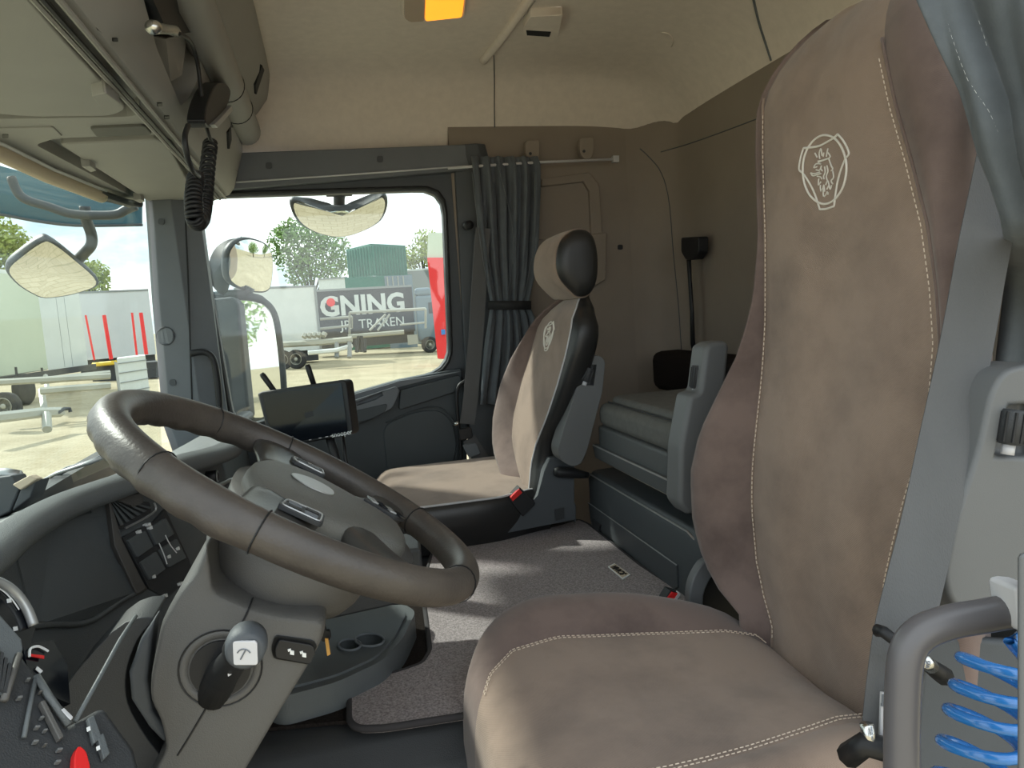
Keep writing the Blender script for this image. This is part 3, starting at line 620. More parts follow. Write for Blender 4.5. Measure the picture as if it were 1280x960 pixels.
# cushion: rows along X, far bolster raised
ZS = .50
def cz(x):
    return ip([(.133, .36), (.136, .42), (.148, .462), (.173, .487), (.215, .498), (.28, .50), (.35, .496), (.45, .492), (.54, .489), (.585, .48), (.61, .455), (.64, .43)], x)
xsC = [.136, .1365, .14, .148, .16, .178, .2, .222, .25, .28, .33, .38, .43, .48, .53, .58, .63]
fsC = sorted([(p.x, p.y) for p in [onZ(*q, .497) for q in [(592, 860), (612, 832), (640, 812), (700, 796), (800, 788), (900, 781), (962, 778)]]])
nsC = sorted([(p.x, p.y) for p in [onZ(*q, .49) for q in [(1100, 884), (1060, 898), (1020, 914), (940, 944), (890, 960), (840, 975)]]])
CF, CP, CN = [], [], []
for i, x in enumerate(xsC):
    z = cz(x) if i > 1 else (.30, .38)[i]
    yf = ip(fsC, max(x, .14)); yn = ip(nsC, max(x, .25))
    hb = .034 * min(1, max(0, (x - .138) / .14)) * (1 if x < .44 else max(.15, 1 - (x - .44) / .15)); ef = yf + .085 + (.02 * (1 - (abs(x - .35) / .3) ** 2)); en = yn - .05
    if i == 0: z = .30
    rnd_ = -.02 * max(0, 1 - (x - .088) / .06)
    CF.append([V((x - rnd_ * 0, b, c)) for b, c in spl([(ef - .012, z - .16), (ef + .002, z - .05), (ef - .006, z + hb * .75), ((ef + yf) / 2, z + hb), (yf, z)], 12)])
    CP.append([V((x, b, c)) for b, c in spl([(yf, z), (yf * .75 + yn * .25, z - .004), ((yf + yn) / 2, z - .008), (yf * .25 + yn * .75, z - .003), (yn, z)], 14)])
    CN.append([V((x, b, c)) for b, c in spl([(yn, z), ((yn + en) / 2, z + .004), (en, z - .012), (en - .012, z - .05), (en, z - .13)], 12)])
cu_ = MB().loft(CP, False, False).build('cushion', M['seat'], ds, smooth=True, sub=1)
MB().loft(CF, False, False).build('cushion_bolster', M['bolster'], cu_, smooth=True, sub=1)
MB().loft(CN, False, False).build('cushion_bolster', M['seat'], cu_, smooth=True, sub=1)
for T, off in ((fsC, -1), (nsC, 1)):
    for dd in (.004, .010):
        pts = [V((x, ip(T, x) + off * dd, cz(x) + .0012)) for x in np.linspace(.16, .60, 90)]
        stitches(pts, .0008, .0045, .003).build('stitching', M['thread'], cu_, kind='stuff')
MB().loft([[V((x, 1.0, .3)), V((x, .62, .3)), V((x, .66, .03)), V((x, .98, .03))] for x in (.16, .62)]).build('pedestal', M['black'], ds, bevel=.02)
MB().loft([[V((x, y, .36)), V((x, y, .30)), V((x + .0, y - .0, .29))] for x, y in ((.2, .58), (.62, .58))], False, False).build('rail', M['black'], ds)
bl_ = onX(1015, 940, .5)
MB().tube([P(1083, 905, .66), P(1088, 935, .66)], .006, 8).build('adjuster_bolt', M['chrome'], ds, smooth=True)
MB().tube([P(1060, 945, .68), P(1082, 930, .66), P(1120, 940, .66)], .011, 8).build('adjuster_arm', M['black'], ds, smooth=True)
# recliner side cover and buckle on the far side
rcp = [onY(*q, 1.12) for q in spl([(884, 700), (868, 720), (862, 745), (866, 775), (880, 775), (880, 745), (890, 722), (902, 712)], 24, True)]
MB().prism(rcp, (0, .02, 0)).build('recliner_cover', M['armrest'], ds, bevel=.004)
MB().prism([onY(*q, 1.135) for q in [(884, 715), (935, 770), (925, 790), (866, 790)]], (0, .02, 0)).build('recliner_plate', M['black'], ds)
bu = MB().prism([onY(*q, 1.165) for q in [(826, 758), (838, 738), (851, 742), (843, 768), (836, 790), (815, 790)]], (0, .024, 0)).build('buckle', M['black'], ds, bevel=.002)
MB().prism([onY(*q, 1.163) for q in [(827, 757), (840, 740), (848, 742), (834, 762)]], (0, .01, 0)).build('release_button', M['red'], bu, bevel=.001, label='red release button')
MB().prism([onY(*q, 1.161) for q in [(838, 757), (849, 741), (851, 743), (840, 760)]], (0, .01, 0)).build('bezel', M['ltgrey'], bu)
# folded-up armrests
def armrest(par, outl, Y, t, knob, mt, recess=None, kr=.010, flip=1):
    o_ = MB().prism([onY(*q, Y) for q in outl], (0, t, 0)).build('armrest', mt, par, bevel=.012, bseg=3)
    if recess: cut(o_, MB().prism([onY(*q, Y) + V((0, -.02, 0)) for q in recess], (0, .042, 0)))
    a, b, yk = knob; A, B = onY(*a, yk), onY(*b, yk)
    k_ = MB().tube([A, A.lerp(B, .05), A.lerp(B, .75), A.lerp(B, .78)], [kr * .9, kr, kr, kr * .6], 14).build('adjust_knob', M['dashbk'], o_, smooth=True)
    ribs = MB(); ax = (B - A).normalized(); s_ = V((0, 1, 0)); q_ = ax.cross(s_)
    for j in range(10):
        f_ = j * math.pi / 5; d_ = (s_ * math.cos(f_) + q_ * math.sin(f_)) * kr; ribs.tube([A.lerp(B, .06) + d_, A.lerp(B, .72) + d_], .0015, 5)
    ribs.build('knob_ribs', M['black'], k_)
    MB().tube([A.lerp(B, .78), B], kr * .5, 10).build('knob_shaft', M['ltgrey'], o_, smooth=True)
    return o_
armrest(ds, rpoly([V((a, b, 0)) for a, b in [(882, 434), (890, 428), (908, 426), (913, 432), (906, 500), (878, 600), (868, 640), (856, 643), (848, 630), (850, 560), (862, 494), (876, 490)]], 6) and [tuple(q)[:2] for q in rpoly([V((a, b, 0)) for a, b in [(882, 434), (890, 428), (908, 426), (913, 432), (906, 500), (890, 580), (880, 640), (860, 645), (848, 630), (850, 560), (862, 494), (875, 490)]], 6)], 1.16, .055, ((871, 457), (867, 494), 1.185), M['armrest'], None, .0085)
armrest(ds, [tuple(q)[:2] for q in rpoly([V((a, b, 0)) for a, b in [(1256, 462), (1300, 452), (1330, 470), (1325, 560), (1290, 700), (1262, 770), (1225, 782), (1190, 755), (1181, 720), (1195, 650), (1225, 560), (1240, 490)]], 14)], .575, .05, ((1268, 512), (1259, 568), .572), M['armrest'], [(1262, 508), (1300, 504), (1300, 572), (1246, 570)], .012)
# ================================================================== PASSENGER SEAT
ps = thing('passenger_chair', 'brown velour passenger seat with black vinyl sides and separate headrest', 'seat', (.4, 2.03, 0))
PK, PX0 = .25, .465
def pp_(q, d=0.): return onPl(q[0], q[1], (PX0 + d, 0, .52), (1, 0, -PK))
fsl = [pp_(q, -.03) for q in [(676, 376), (662, 402), (645, 440), (628, 480), (619, 520), (618, 550), (622, 575), (632, 592)]]
fsm = [pp_(q) for q in [(690, 374), (672, 405), (662, 440), (650, 480), (640, 520), (638, 550), (644, 580), (650, 600)]]
nsm = [pp_(q) for q in [(712, 373), (716, 385), (714, 410), (708, 440), (697, 480), (684, 520), (670, 555), (664, 580), (662, 606)]]
T1, T2, T3 = [sorted([(p.z, p.y) for p in s]) for s in (fsl, fsm, nsm)]
def px_(z): return PX0 + PK * (z - .52)
A_, B_, C_ = [], [], []
zmax = 1.02
for z in list(np.linspace(.46, .985, 24)) + [1.0, 1.012, 1.02, 1.023]:
    tp = max(0, (z - .95) / .074); tq = max(0, (z - .90) / .124) ** 2; X = px_(z) + .045 * tp ** 2; sh = .35 * (1 - math.sqrt(max(0, 1 - tp * tp)))
    e, f_, n_ = ip(T1, z), ip(T2, z), ip(T3, z); mid = (e + n_) / 2
    e, f_, n_ = [q + (mid - q) * sh for q in (e, f_, n_)]; k = 1 if z < .85 else max(0, 1 - (z - .85) / .12)
    A_.append([V((a, b, z)) for b, a in spl([(e - .05, X + .09 - .07 * tq), (e - .004 - .01 * tq, X + .045 - .03 * tq), (e, X - .015 - .02 * k), ((e + f_) / 2, X - .012 - .015 * k), (f_, X + .003)], 12)])
    B_.append([V((a, b, z)) for b, a in spl([(f_, X + .003), ((f_ + n_) / 2, X - .006), (n_, X)], 12)])
    C_.append([V((a, b, z)) for b, a in spl([(n_, X), (n_ - .022 + .016 * tq, X + .012 - .004 * tq), (n_ - .028 + .026 * tq, X + .04 - .028 * tq), (n_ - .012 + .022 * tq, X + .072 - .055 * tq), (n_ + .05, X + .09 - .07 * tq)], 14)])
pb = MB().loft(B_, False, False).build('backrest', M['seat'], ps, smooth=True)
MB().loft(A_, False, False).build('bolster', M['bolster'], pb, smooth=True)
MB().loft(C_, False, False).build('vinyl_side', M['vinyl'], pb, smooth=True)
MB().loft([[c[-1], a[0]] for a, c in zip(A_, C_)], False, False).build('back_shell', M['vinyl'], ps, smooth=True)
MB().tube([c[0] for c in C_], .0024, 6).build('piping', M['ltgrey'], pb, smooth=True)
MB().tube([c[0] for c in B_], .0018, 6).build('piping', M['bolster'], pb, smooth=True)
bpb = bvh(pb)
em = MB()
ec = lambda q: (686.0 + (q[0] - 375) * .026 - (q[1] - 460) * .010, 419 + (q[1] - 460) * .052)
for s, n_, cl in [([(380, 140), (230, 250), (178, 470), (240, 690), (375, 775), (510, 690), (582, 460), (530, 240)], 40, True), ([(500, 132), (400, 205), (185, 260), (148, 400), (172, 485), (270, 640), (335, 825), (468, 795), (500, 570), (575, 350), (604, 310), (500, 132)], 40, False),
                  ([(310, 345), (290, 300), (340, 330), (350, 265), (375, 330), (410, 262), (420, 350), (320, 385)], 20, False), ([(345, 405), (250, 490), (340, 500), (325, 600), (380, 705), (440, 600), (455, 450), (400, 380)], 30, False), ([(360, 470), (400, 540), (370, 620), (410, 600)], 12, False)]:
    k = MB().tube(drape(bpb, [ec(q) for q in spl(s, n_, cl)], .001), .0018, 5, loop=cl); em.add(k.v, k.f)
em.build('crest_embroidery', M['emb'], pb, fix=False, label='small pale embroidered crest')
# headrest
HY0, HY1 = 1.80, 2.12
hp_ = [(0, .015), (-.028, .05), (-.035, .09), (-.022, .14), (.012, .168), (.05, .168), (.07, .148), (.078, .10), (.072, .04), (.05, .005), (.02, .0)]
hb_ = onY(690, 373, 1.93); hx, hz = hb_.x - .005, hb_.z - .005
hs_ = spl(hp_, 40, True); hc = (.03, .09)
def hring(y, s): return [V((hx + hc[0] + (a - hc[0]) * s, y, hz + hc[1] + (b - hc[1]) * s)) for a, b in hs_]
yn_ = onX(740, 335, hx + .06).y
MB().loft([hring(y, s) for y, s in ((yn_ + .002, .97), (yn_ + .008, 1), (yn_ + .10, 1.02), (yn_ + .19, 1), (yn_ + .22, .9), (yn_ + .228, .7))], True, True).build('headrest', M['seat'], ps, smooth=True)
MB().loft([hring(y, s) for y, s in ((yn_ - .016, .55), (yn_ - .012, .8), (yn_ - .004, .93), (yn_ + .006, .985))], True, True).build('headrest_side', M['vinyl'], ps, smooth=True)
for dy in (.06, .15): MB().tube([V((hx + .04, yn_ + dy, hz - .03)), V((hx + .04, yn_ + dy, hz + .02))], .006, 8).build('headrest_post', M['silver'], ps, smooth=True)
# cushion
CPz = .528
xq = [.075, .077, .085, .10, .125, .16, .22, .30, .38, .46, .52]
ctr = {0: .36, 1: .44}
pfe = sorted([(p.x, p.y) for p in [onZ(*q, .535) for q in [(486, 606), (520, 596), (560, 590), (600, 586), (632, 584)]]])
pne = sorted([(p.x, p.y) for p in [onZ(*q, .525) for q in [(505, 641), (532, 638), (575, 632), (610, 628), (640, 622), (664, 612)]]])
D_, E_ = [], []
for i, x in enumerate(xq):
    z = ctr.get(i, CPz - .05 * max(0, 1 - (x - .085) / .05) ** 2); yf = 2.27; yn = ip(pne, x); yn = min(yn, 1.83); yn = max(yn, 1.78)
    D_.append([V((x, b, c)) for b, c in spl([(yf + .02, z - .12), (yf + .012, z - .02), (yf - .03, z + .012), (yf * .6 + yn * .4, z + .012), (yf * .25 + yn * .75, z + .006), (yn, z)], 18)])
    E_.append([V((x, b, c)) for b, c in spl([(yn, z), (yn - .012, z - .02), (yn - .012, z - .06), (yn + .01, z - .125)], 10)])
pc = MB().loft(D_, False, False).build('cushion', M['seat'], ps, smooth=True, sub=1)
MB().loft(E_, False, False).build('vinyl_skirt', M['vinyl'], pc, smooth=True, sub=1)
MB().tube([r[-1] for r in D_[2:]], .003, 6).build('piping', M['ltgrey'], pc, smooth=True)
MB().loft([[V((x, 2.2, .45)), V((x, 1.86, .45)), V((x, 1.88, .03)), V((x, 2.2, .03))] for x in (.12, .52)]).build('pedestal', M['black'], ps, bevel=.02)
sc = [onY(*q, 1.79) for q in [(612, 671), (640, 654), (664, 628), (672, 619), (680, 590), (687, 573), (700, 571), (718, 582), (718, 628), (720, 632), (720, 655), (718, 650)]]
so = MB().prism(sc, (0, .05, 0)).build('side_console', M['trimd'], ps, bevel=.008, bseg=3)
bso = bvh(so)
slab('side_button', [(693, 637), (705, 634), (705, 648), (694, 651)], bso, .004, M['dashbk'], so, rnd=1, bevel=.001)
MB().tube([onY(*q, 1.775) for q in [(693, 590), (698, 590), (716, 591), (726, 593), (735, 594)]], [.010, .014, .014, .011, .008], 14).build('recline_knob', M['black'], ps, smooth=True)
bu = MB().prism([onY(*q, 1.78) for q in [(636, 624), (650, 609), (669, 628), (668, 632), (654, 646), (649, 640)]], (0, .03, 0)).build('buckle', M['black'], ps, bevel=.002)
MB().prism([onY(*q, 1.777) for q in [(638, 622), (649, 611), (653, 616), (641, 627)]], (0, .01, 0)).build('release_button', M['red'], bu, bevel=.001, label='red release button')
armrest(ps, [tuple(q)[:2] for q in rpoly([V((a, b, 0)) for a, b in [(735, 446), (750, 444), (757, 452), (753, 490), (735, 560), (727, 580), (715, 584), (700, 575), (697, 562), (705, 535), (722, 480)]], 6)], 1.72, .06, ((737, 460), (730, 482), 1.717), M['armrest'], [(733, 456), (746, 456), (742, 482), (725, 480)], .012)
# passenger belt
pbelt = thing('passenger_seat_belt', 'grey seat belt hanging beside the passenger door with its latch parked', 'seat belt', onY(600, 590, 2.33))
MB().ribbon([onY(*q, 2.335) for q in [(604, 285), (600, 340), (595, 420), (588, 500), (584, 530)]], (1, 0, 0), .048).build('strap', M['belt'], pbelt)
MB().ribbon([onY(*q, 2.32) for q in [(586, 548), (600, 570), (616, 592)]], (.8, 0, .6), .045).build('strap', M['belt'], pbelt)
MB().prism(rpoly([onY(*q, 2.325) for q in [(572, 536), (588, 533), (590, 546), (574, 550)]], .006), (0, -.02, 0)).build('latch_housing', M['black'], pbelt, bevel=.003)
MB().prism(rpoly([onY(*q, 2.32) for q in [(577, 556), (594, 553), (600, 566), (586, 572)]], .006), (0, -.012, 0)).build('tongue', M['trim'], pbelt, bevel=.002)
MB().tube([onY(566, 531, 2.32), onY(573, 529, 2.30)], .006, 8).build('pin', M['chrome'], pbelt, smooth=True)
MB().tube([onY(583, 282, 2.385), onY(587, 281, 2.34)], .014, 12).build('shoulder_anchor', M['black'], pbelt, smooth=True)
# driver belt, on the near side of the seat
db = thing('driver_seat_belt', 'grey seat belt running down the side of the brown driver seat', 'seat belt', P(1110, 930, .66))
bp3 = [P(x, y, d) for x, y, d in [(1280, 60, .775), (1246, 230, .765), (1228, 320, .755), (1210, 420, .745), (1194, 500, .735), (1175, 590, .72), (1155, 680, .71), (1138, 750, .70), (1125, 810, .69), (1117, 870, .685), (1112, 930, .68)]]
MB().ribbon([V(q) for q in spl(bp3, 30)], RR + UU * .25, .052).build('strap', M['belt'], db)
MB().prism([P(x, y, .672) for x, y in [(1102, 866), (1126, 868), (1122, 925), (1100, 922)]], FW * .003).build('sewn_label', M['ltgrey'], db)
MB().prism([P(x, y, .671) for x, y in [(1103, 868), (1125, 870), (1124, 884), (1102, 883)]], FW * .002).build('label_field', M['trim'], db)
MB().tube([P(1097, 788, .68), P(1105, 790, .672), P(1125, 806, .665), P(1150, 823, .67), P(1170, 838, .69), P(1180, 845, .70)], [.006, .0055, .005, .005, .008, .009], 10).build('guide_pin', M['black'], db, smooth=True)
MB().tube([P(1153, 825, .6685), P(1164, 833, .679)], .0066, 10).build('pin_collar', M['chrome'], db, smooth=True)
# entry grab handle, coiled hose, door jamb edge
gh = thing('grab_handle', 'bent dark grey tubular grab handle beside the driver seat', 'handle', P(1128, 1000, .52))
MB().tube([P(x, y, d) for x, y, d in spl([(1127, 1060, .52), (1127, 960, .52), (1128, 880, .52), (1133, 820, .52), (1150, 793, .52), (1185, 778, .52), (1235, 769, .52), (1330, 752, .52)], 40)], .0118, 16).build('tube', M['handle'], gh, smooth=True)
MB().prism([P(x, y, .50) for x, y in [(1269, 735), (1280, 733), (1300, 735), (1300, 800), (1276, 790)]], FW * .03).build('mounting_foot', M['ltgrey'], gh, bevel=.003)
ah = thing('coiled_air_hose', 'bright blue coiled plastic air hose hanging by the door', 'hose', P(1230, 960, .58))
ca = [P(1252, 822, .60), P(1240, 870, .60), P(1228, 920, .60), P(1215, 985, .60), P(1210, 1020, .60)]
MB().tube([P(1275, 796, .60), P(1262, 801, .59)] + coil(ca, .027, .0046, 6.2, 22), .0047, 10).build('coil', M['bluehose'], ah, smooth=True)
jm = MB().loft([[P(1272, y, .50), P(1272, y, .46), P(1360, y, .46), P(1360, y, .50)] for y in (690, 1040)]).build('trim_5', M['armrest'], bevel=.004)
tag(jm, 'pale door jamb edge on the driver side', None, None, 'structure')
sb = thing('seat_side_cover', 'dark grey plastic base cover on the side of the driver seat', 'cover', P(1180, 1000, .8))
MB().prism([P(x, y, .80) for x, y in [(1152, 800), (1180, 790), (1300, 800), (1300, 1040), (1150, 1040), (1140, 930)]], ray(1200, 900).normalized() * .06).build('panel', M['trimd'], sb, bevel=.01)
# ================================================================== DASHBOARD
da = thing('dashboard', 'wraparound charcoal dashboard with padded grey ridge', 'dashboard', (-.4, 1.4, 0))
rid = [(-.42, .46), (-.385, .56), (-.352, .66), (-.33, .763), (-.333, .86), (-.33, .93), (-.317, 1.0), (-.275, 1.09), (-.23, 1.18), (-.195, 1.28), (-.185, 1.40), (-.20, 1.55), (-.235, 1.75), (-.26, 2.0), (-.265, 2.2), (-.26, 2.385)]
RD = spl(rid, 64); tops, faces, lips = [], [], []
for i, (x, y) in enumerate(RD):
    a, b = RD[max(0, i - 1)], RD[min(len(RD) - 1, i + 1)]; t = V((b[0] - a[0], b[1] - a[1], 0)).normalized(); n = V((t.y, -t.x, 0))
    if n.x < 0: n = -n
    zt_ = ip([(.4, .80), (.9, .812), (1.2, .812), (1.5, .787), (1.8, .755), (2.4, .74)], y); c = V((x, y, 0))
    q = lambda d, z: V((x, y, z)) + n * d
    xw = wsx(min(max(y, .45), 2.38), .7) + .01
    tops.append([V((xw, y, zt_ - .11)), V(((xw * .6 + x * .4), y, zt_ - .075)), q(-.05, zt_ - .012), q(-.022, zt_)])
    lips.append([q(-.022, zt_)] + [q(-.004 + .016 * math.sin(f_), zt_ - .016 + .016 * math.cos(f_)) for f_ in (0.3, .8, 1.3, 1.8, 2.3)] + [q(-.01, zt_ - .031), q(-.03, zt_ - .034)])
    faces.append([q(-.03, zt_ - .034), q(-.028, zt_ - .06), q(-.015, zt_ - .16), q(.0, zt_ - .24), q(.02, zt_ - .27), q(.03, zt_ - .33), q(-.05, zt_ - .5)])
dt = MB().loft(tops, False, False).build('top_panel', M['dashtop'], da, smooth=True)
dl = MB().loft(lips, False, False).build('padded_ridge', M['dashtop'], da, smooth=True)
df = MB().loft(faces, False, False).build('fascia', M['dash'], da, smooth=True)
bdf = bvh(df); bdl = bvh(dl)
# instrument side: panels of the fascia
slab('cluster_panel', [(20, 700), (68, 652), (104, 626), (112, 640), (142, 700), (176, 738), (108, 776), (40, 782)], bdf, .003, M['dash'], da, rnd=3)
MB().tube(drape(bdf, [(68, 655), (76, 690), (88, 735), (106, 778)], .003, 12), .0014, 5).build('panel_joint', M['dash'], da)
slab('divider', [(107, 615), (118, 610), (148, 675), (178, 736), (166, 743), (138, 682)], bdf, .012, M['column'], da, bevel=.003)
MB().tube(drape(bdf, [(178, 736), (150, 750), (107, 778), (60, 781), (20, 786)], .004, 16), .004, 6).build('lower_ledge', M['dashtop'], da, smooth=True)
# air vent with upright slats
vent = slab('air_vent', [(120, 608), (160, 592), (186, 630), (188, 640), (152, 662), (146, 660)], bdf, .004, M['dashbk'], da, rnd=3, bevel=.001)
for k in range(6):
    t = k / 5.; a = (124 + 42 * t, 608 - 14 * t); b = (149 + 36 * t, 657 - 21 * t)
    slab('slat', [a, (a[0] + 4, a[1] - 1.5), (b[0] + 4, b[1] - 2), b], bdf, .010, M['dash'], vent)
slab('vent_tab', [(149, 609), (164, 604), (174, 618), (174, 628), (160, 634)], bdf, .016, M['column'], vent, rnd=3, bevel=.002)
MB().tube(drape(bdf, [(150, 661), (170, 651), (188, 639), (186, 629)], .009, 10), .0016, 5).build('vent_trim', M['silver'], vent)
swp = slab('switch_panel', [(150, 672), (190, 652), (204, 636), (234, 700), (240, 720), (205, 748), (184, 736)], bdf, .004, M['dashbk'], da, bevel=.001)
for q in ([(154, 676), (176, 664), (186, 684), (166, 698)], [(180, 662), (202, 648), (213, 668), (190, 682)], [(170, 704), (190, 690), (202, 712), (182, 726)], [(194, 688), (216, 674), (228, 698), (206, 710)]):
    slab('rocker_switch', q, bdf, .008, M['dash'], swp, rnd=2, bevel=.001)
for q in [(168, 666), (180, 657), (182, 661), (205, 697), (216, 687), (201, 746), (221, 731), (186, 722)]:
    slab('symbol', [(q[0] - 2, q[1] - 1), (q[0] + 1, q[1] - 3), (q[0] + 2, q[1] + 1), (q[0] - 1, q[1] + 2)], bdf, .010, M['white'], swp)
for q in ([(200, 670), (206, 682), (214, 692)], [(192, 680), (198, 694), (202, 706)]):
    MB().tube(drape(bdf, q, .0095, 8), .0008, 4).build('symbol', M['white'], swp)
# radio and shelf to the right of the wheel column
rdp = slab('radio', [(226, 604), (258, 580), (300, 556), (320, 560), (322, 585), (282, 600), (262, 610)], bdf, .004, M['gloss'], da, rnd=2)
for c_x, c_y in ((259, 597), (311, 571)):
    p, n = hit(bdf, c_x, c_y); k_ = MB().tube([p, p + n * .016, p + n * .018], [.011, .010, .006], 16).build('radio_knob', M['black'], rdp, smooth=True)
    MB().tube([p + n * .017 + V((0, math.cos(a) * .0095, math.sin(a) * .0095)) for a in [i * math.pi / 8 for i in range(16)]], .0011, 5, loop=True).build('knob_ring', M['silver'], k_)
MB().tube(drape(bdf, [(264, 610), (284, 601), (300, 594), (306, 588)], .006, 8), .004, 6).build('radio_ledge', M['silver'], da, smooth=True)
# gauge dial at the left
gd = thing('instrument_cluster', 'curved gauge cluster with white tick marks behind the wheel', 'gauge', (-.3, .7, .72))
GP, GN = V((-.295, .70, .73)), V((.93, -.12, .35)).normalized()
gq = lambda x, y, o=0.: onPl(x, y, GP + GN * o, GN)
MB().prism([gq(*q) for q in [(-60, 735), (0, 735), (30, 760), (44, 785), (30, 830), (-60, 830)]], GN * -.006).build('dial_face', M['gloss'], gd)
MB().tube([gq(*q, .004) for q in spl([(-30, 722), (0, 728), (20, 742), (34, 762), (42, 782)], 20)], .0045, 8).build('dial_rim', M['silver'], gd, smooth=True)
MB().tube([gq(*q, .001) for q in spl([(-20, 730), (0, 736), (14, 748), (24, 762)], 12)], .0007, 4).build('dial_scale', M['white'], gd)
for q in ((11, 751), (19, 786)): MB().prism([gq(q[0] + a, q[1] + b, .0006) for a, b in ((-3, -2), (2, -3), (3, 2), (-2, 3))], GN * .0006).build('symbol', M['white'], gd)
G2 = lambda x, y, o=0.: onPl(x, y, V((-.255, .66, .70)) + GN * o, GN)
MB().prism([G2(*q) for q in [(28, 806), (66, 800), (84, 830), (88, 880), (40, 860)]], GN * -.006).build('small_dial_face', M['gloss'], gd)
MB().tube([G2(*q, .002) for q in spl([(37, 821), (38, 811), (47, 808), (55, 811), (60, 814)], 14)], .0011, 5).build('small_dial_scale', M['white'], gd)
MB().prism([G2(*q, .002) for q in [(37, 818), (54, 820), (54, 824), (38, 821)]], GN * .001).build('needle', M['red'], gd)
MB().prism([G2(*q, .001) for q in [(46, 833), (53, 839), (50, 842), (44, 837)]], GN * .0006).build('symbol', M['white'], gd)
# lower left switch console beside the door
lc = thing('switch_console', 'dark switch console with red hazard button at the door side of the dashboard', 'console', (-.1, .55, .5))
LP, LN = V((-.16, .56, .62)), V((.62, -.35, .70)).normalized()
lq = lambda x, y, o=0.: onPl(x, y, LP + LN * o, LN)
MB().prism([lq(*q) for q in [(-60, 760), (10, 790), (44, 838), (86, 905), (130, 880), (170, 935), (190, 1010), (-60, 1010)]], LN * -.04).build('panel', M['dashbk'], lc, bevel=.006)
MB().prism([lq(*q, .001) for q in [(-10, 770), (22, 806), (24, 818), (6, 878), (-20, 850)]], LN * .008).build('vent_frame', M['dash'], lc, bevel=.002)
for k in range(4): MB().prism([lq(-6 + k * 5, 810 + k * 7, .010), lq(-2 + k * 5, 812 + k * 7, .010), lq(-6 + k * 4, 860 + k * 3, .010), lq(-10 + k * 4, 858 + k * 3, .010)], LN * .003).build('vent_slat', M['dashbk'], lc)
MB().tube([lq(*q, .010) for q in [(24, 818), (14, 848), (5, 876)]], .0028, 6).build('vent_edge', M['column'], lc, smooth=True)
MB().tube([lq(*q, .004) for q in [(45, 845), (62, 872), (86, 906)]], .003, 6).build('console_edge', M['dashtop'], lc, smooth=True)
MB().tube([lq(*q, .004) for q in [(45, 845), (38, 880), (30, 922)]], .0018, 6).build('console_edge', M['dash'], lc, smooth=True)
MB().prism([lq(*q, .001) for q in [(70, 893), (76, 890), (88, 902), (84, 906)]], LN * .006).build('bright_cap', M['ltgrey'], lc, bevel=.001)
MB().prism([lq(*q, .001) for q in [(46, 882), (52, 880), (76, 926), (70, 930)]], LN * .006).build('lever', M['column'], lc, bevel=.001)
for q, s in (((48, 868), 3), ((50, 900), 4), ((44, 912), 5), ((42, 930), 5), ((54, 916), 4), ((54, 934), 3), ((72, 940), 5), ((70, 955), 5), ((22, 875), 5), ((33, 852), 4)):
    MB().prism([lq(q[0] + a * s * .7, q[1] + b * s * .7, .001) for a, b in ((-1, -.3), (1, -.5), (1, .4), (-1, .6))], LN * .005).build('button', M['armrest' if s > 3 else 'column'], lc, bevel=.0008)
MB().prism(rpoly([lq(*q, .001) for q in [(92, 938), (102, 946), (108, 970), (86, 985), (87, 950)]], .004), LN * .008).build('hazard_button', M['red'], lc, bevel=.002, label='red hazard button')
for q in ([(106, 902), (114, 898), (124, 926), (114, 934)], [(118, 926), (126, 920), (134, 946), (126, 954)]):
    b_ = MB().prism([lq(*k, .001) for k in q], LN * .005).build('rocker_switch', M['dash'], lc, bevel=.001)
    MB().prism([lq(q[0][0] + a, q[0][1] + 8 + b, .0065) for a, b in ((2, 0), (6, -2), (7, 3), (3, 5))], LN * .0006).build('symbol', M['white'], b_)
MB().tube([lq(*q, .0) for q in [(170, 770), (150, 800), (120, 855), (94, 902)]], .0018, 8).build('side_trim', M['dash'], lc, smooth=True)
# cup-holder tray
ct = thing('cup_holder_tray', 'dark moulded tray with cup holder at the foot of the dashboard', 'tray', onZ(460, 840, .41))
tp_ = [(350, 872), (420, 853), (478, 826), (504, 797), (520, 764), (500, 752), (400, 770), (350, 800), (320, 860)]
tz = rpoly([onZ(*q, .448) for q in tp_], .02, 4)
tb = MB().loft([[V((p.x, p.y, .40)) for p in tz], [V((p.x, p.y, .44)) for p in tz], [V((p.x, p.y, .448)) for p in tz]]).build('body', M['dash'], ct, bevel=.006)
cxy = sum((p for p in tz), V((0, 0, 0))) / len(tz)
fpn = MB().prism([cxy + (p - cxy) * .86 + V((0, 0, .0)) for p in tz], (0, 0, .004)).build('floor_panel', M['dash'], ct, bevel=.002)
for (ex, ey, rx, ry) in ((462, 800, 18, 8), (437, 806, 14, 7)):
    el = [onZ(ex + rx * math.cos(a), ey + ry * math.sin(a), .453) for a in [i * math.pi / 12 for i in range(24)]]
    for o_ in (tb, fpn): cut(o_, MB().prism([q + V((0, 0, .02)) for q in el], (0, 0, -.062)))
    cm = sum(el, V((0, 0, 0))) / 24; wl = lambda s_, z: [V((cm.x + (q.x - cm.x) * s_, cm.y + (q.y - cm.y) * s_, z)) for q in el]
    k_ = MB().loft([wl(1.0, .452), wl(.99, .43), wl(.95, .414), wl(.3, .413), wl(.02, .413)], True, False).build('cup_well', M['dash'], ct, smooth=True)
    MB().tube([onZ(ex + rx * math.cos(a), ey + ry * math.sin(a), .455) for a in [i * math.pi / 12 for i in range(24)]], .0022, 6, loop=True).build('well_rim', M['trim'], k_, smooth=True)
sk = MB().prism([onZ(*q, .50) for q in [(372, 772), (400, 745), (470, 735), (530, 730), (532, 756), (490, 758), (400, 778)]], (0, 0, .10)).build('centre_stack', M['dashbk'], da, bevel=.006)
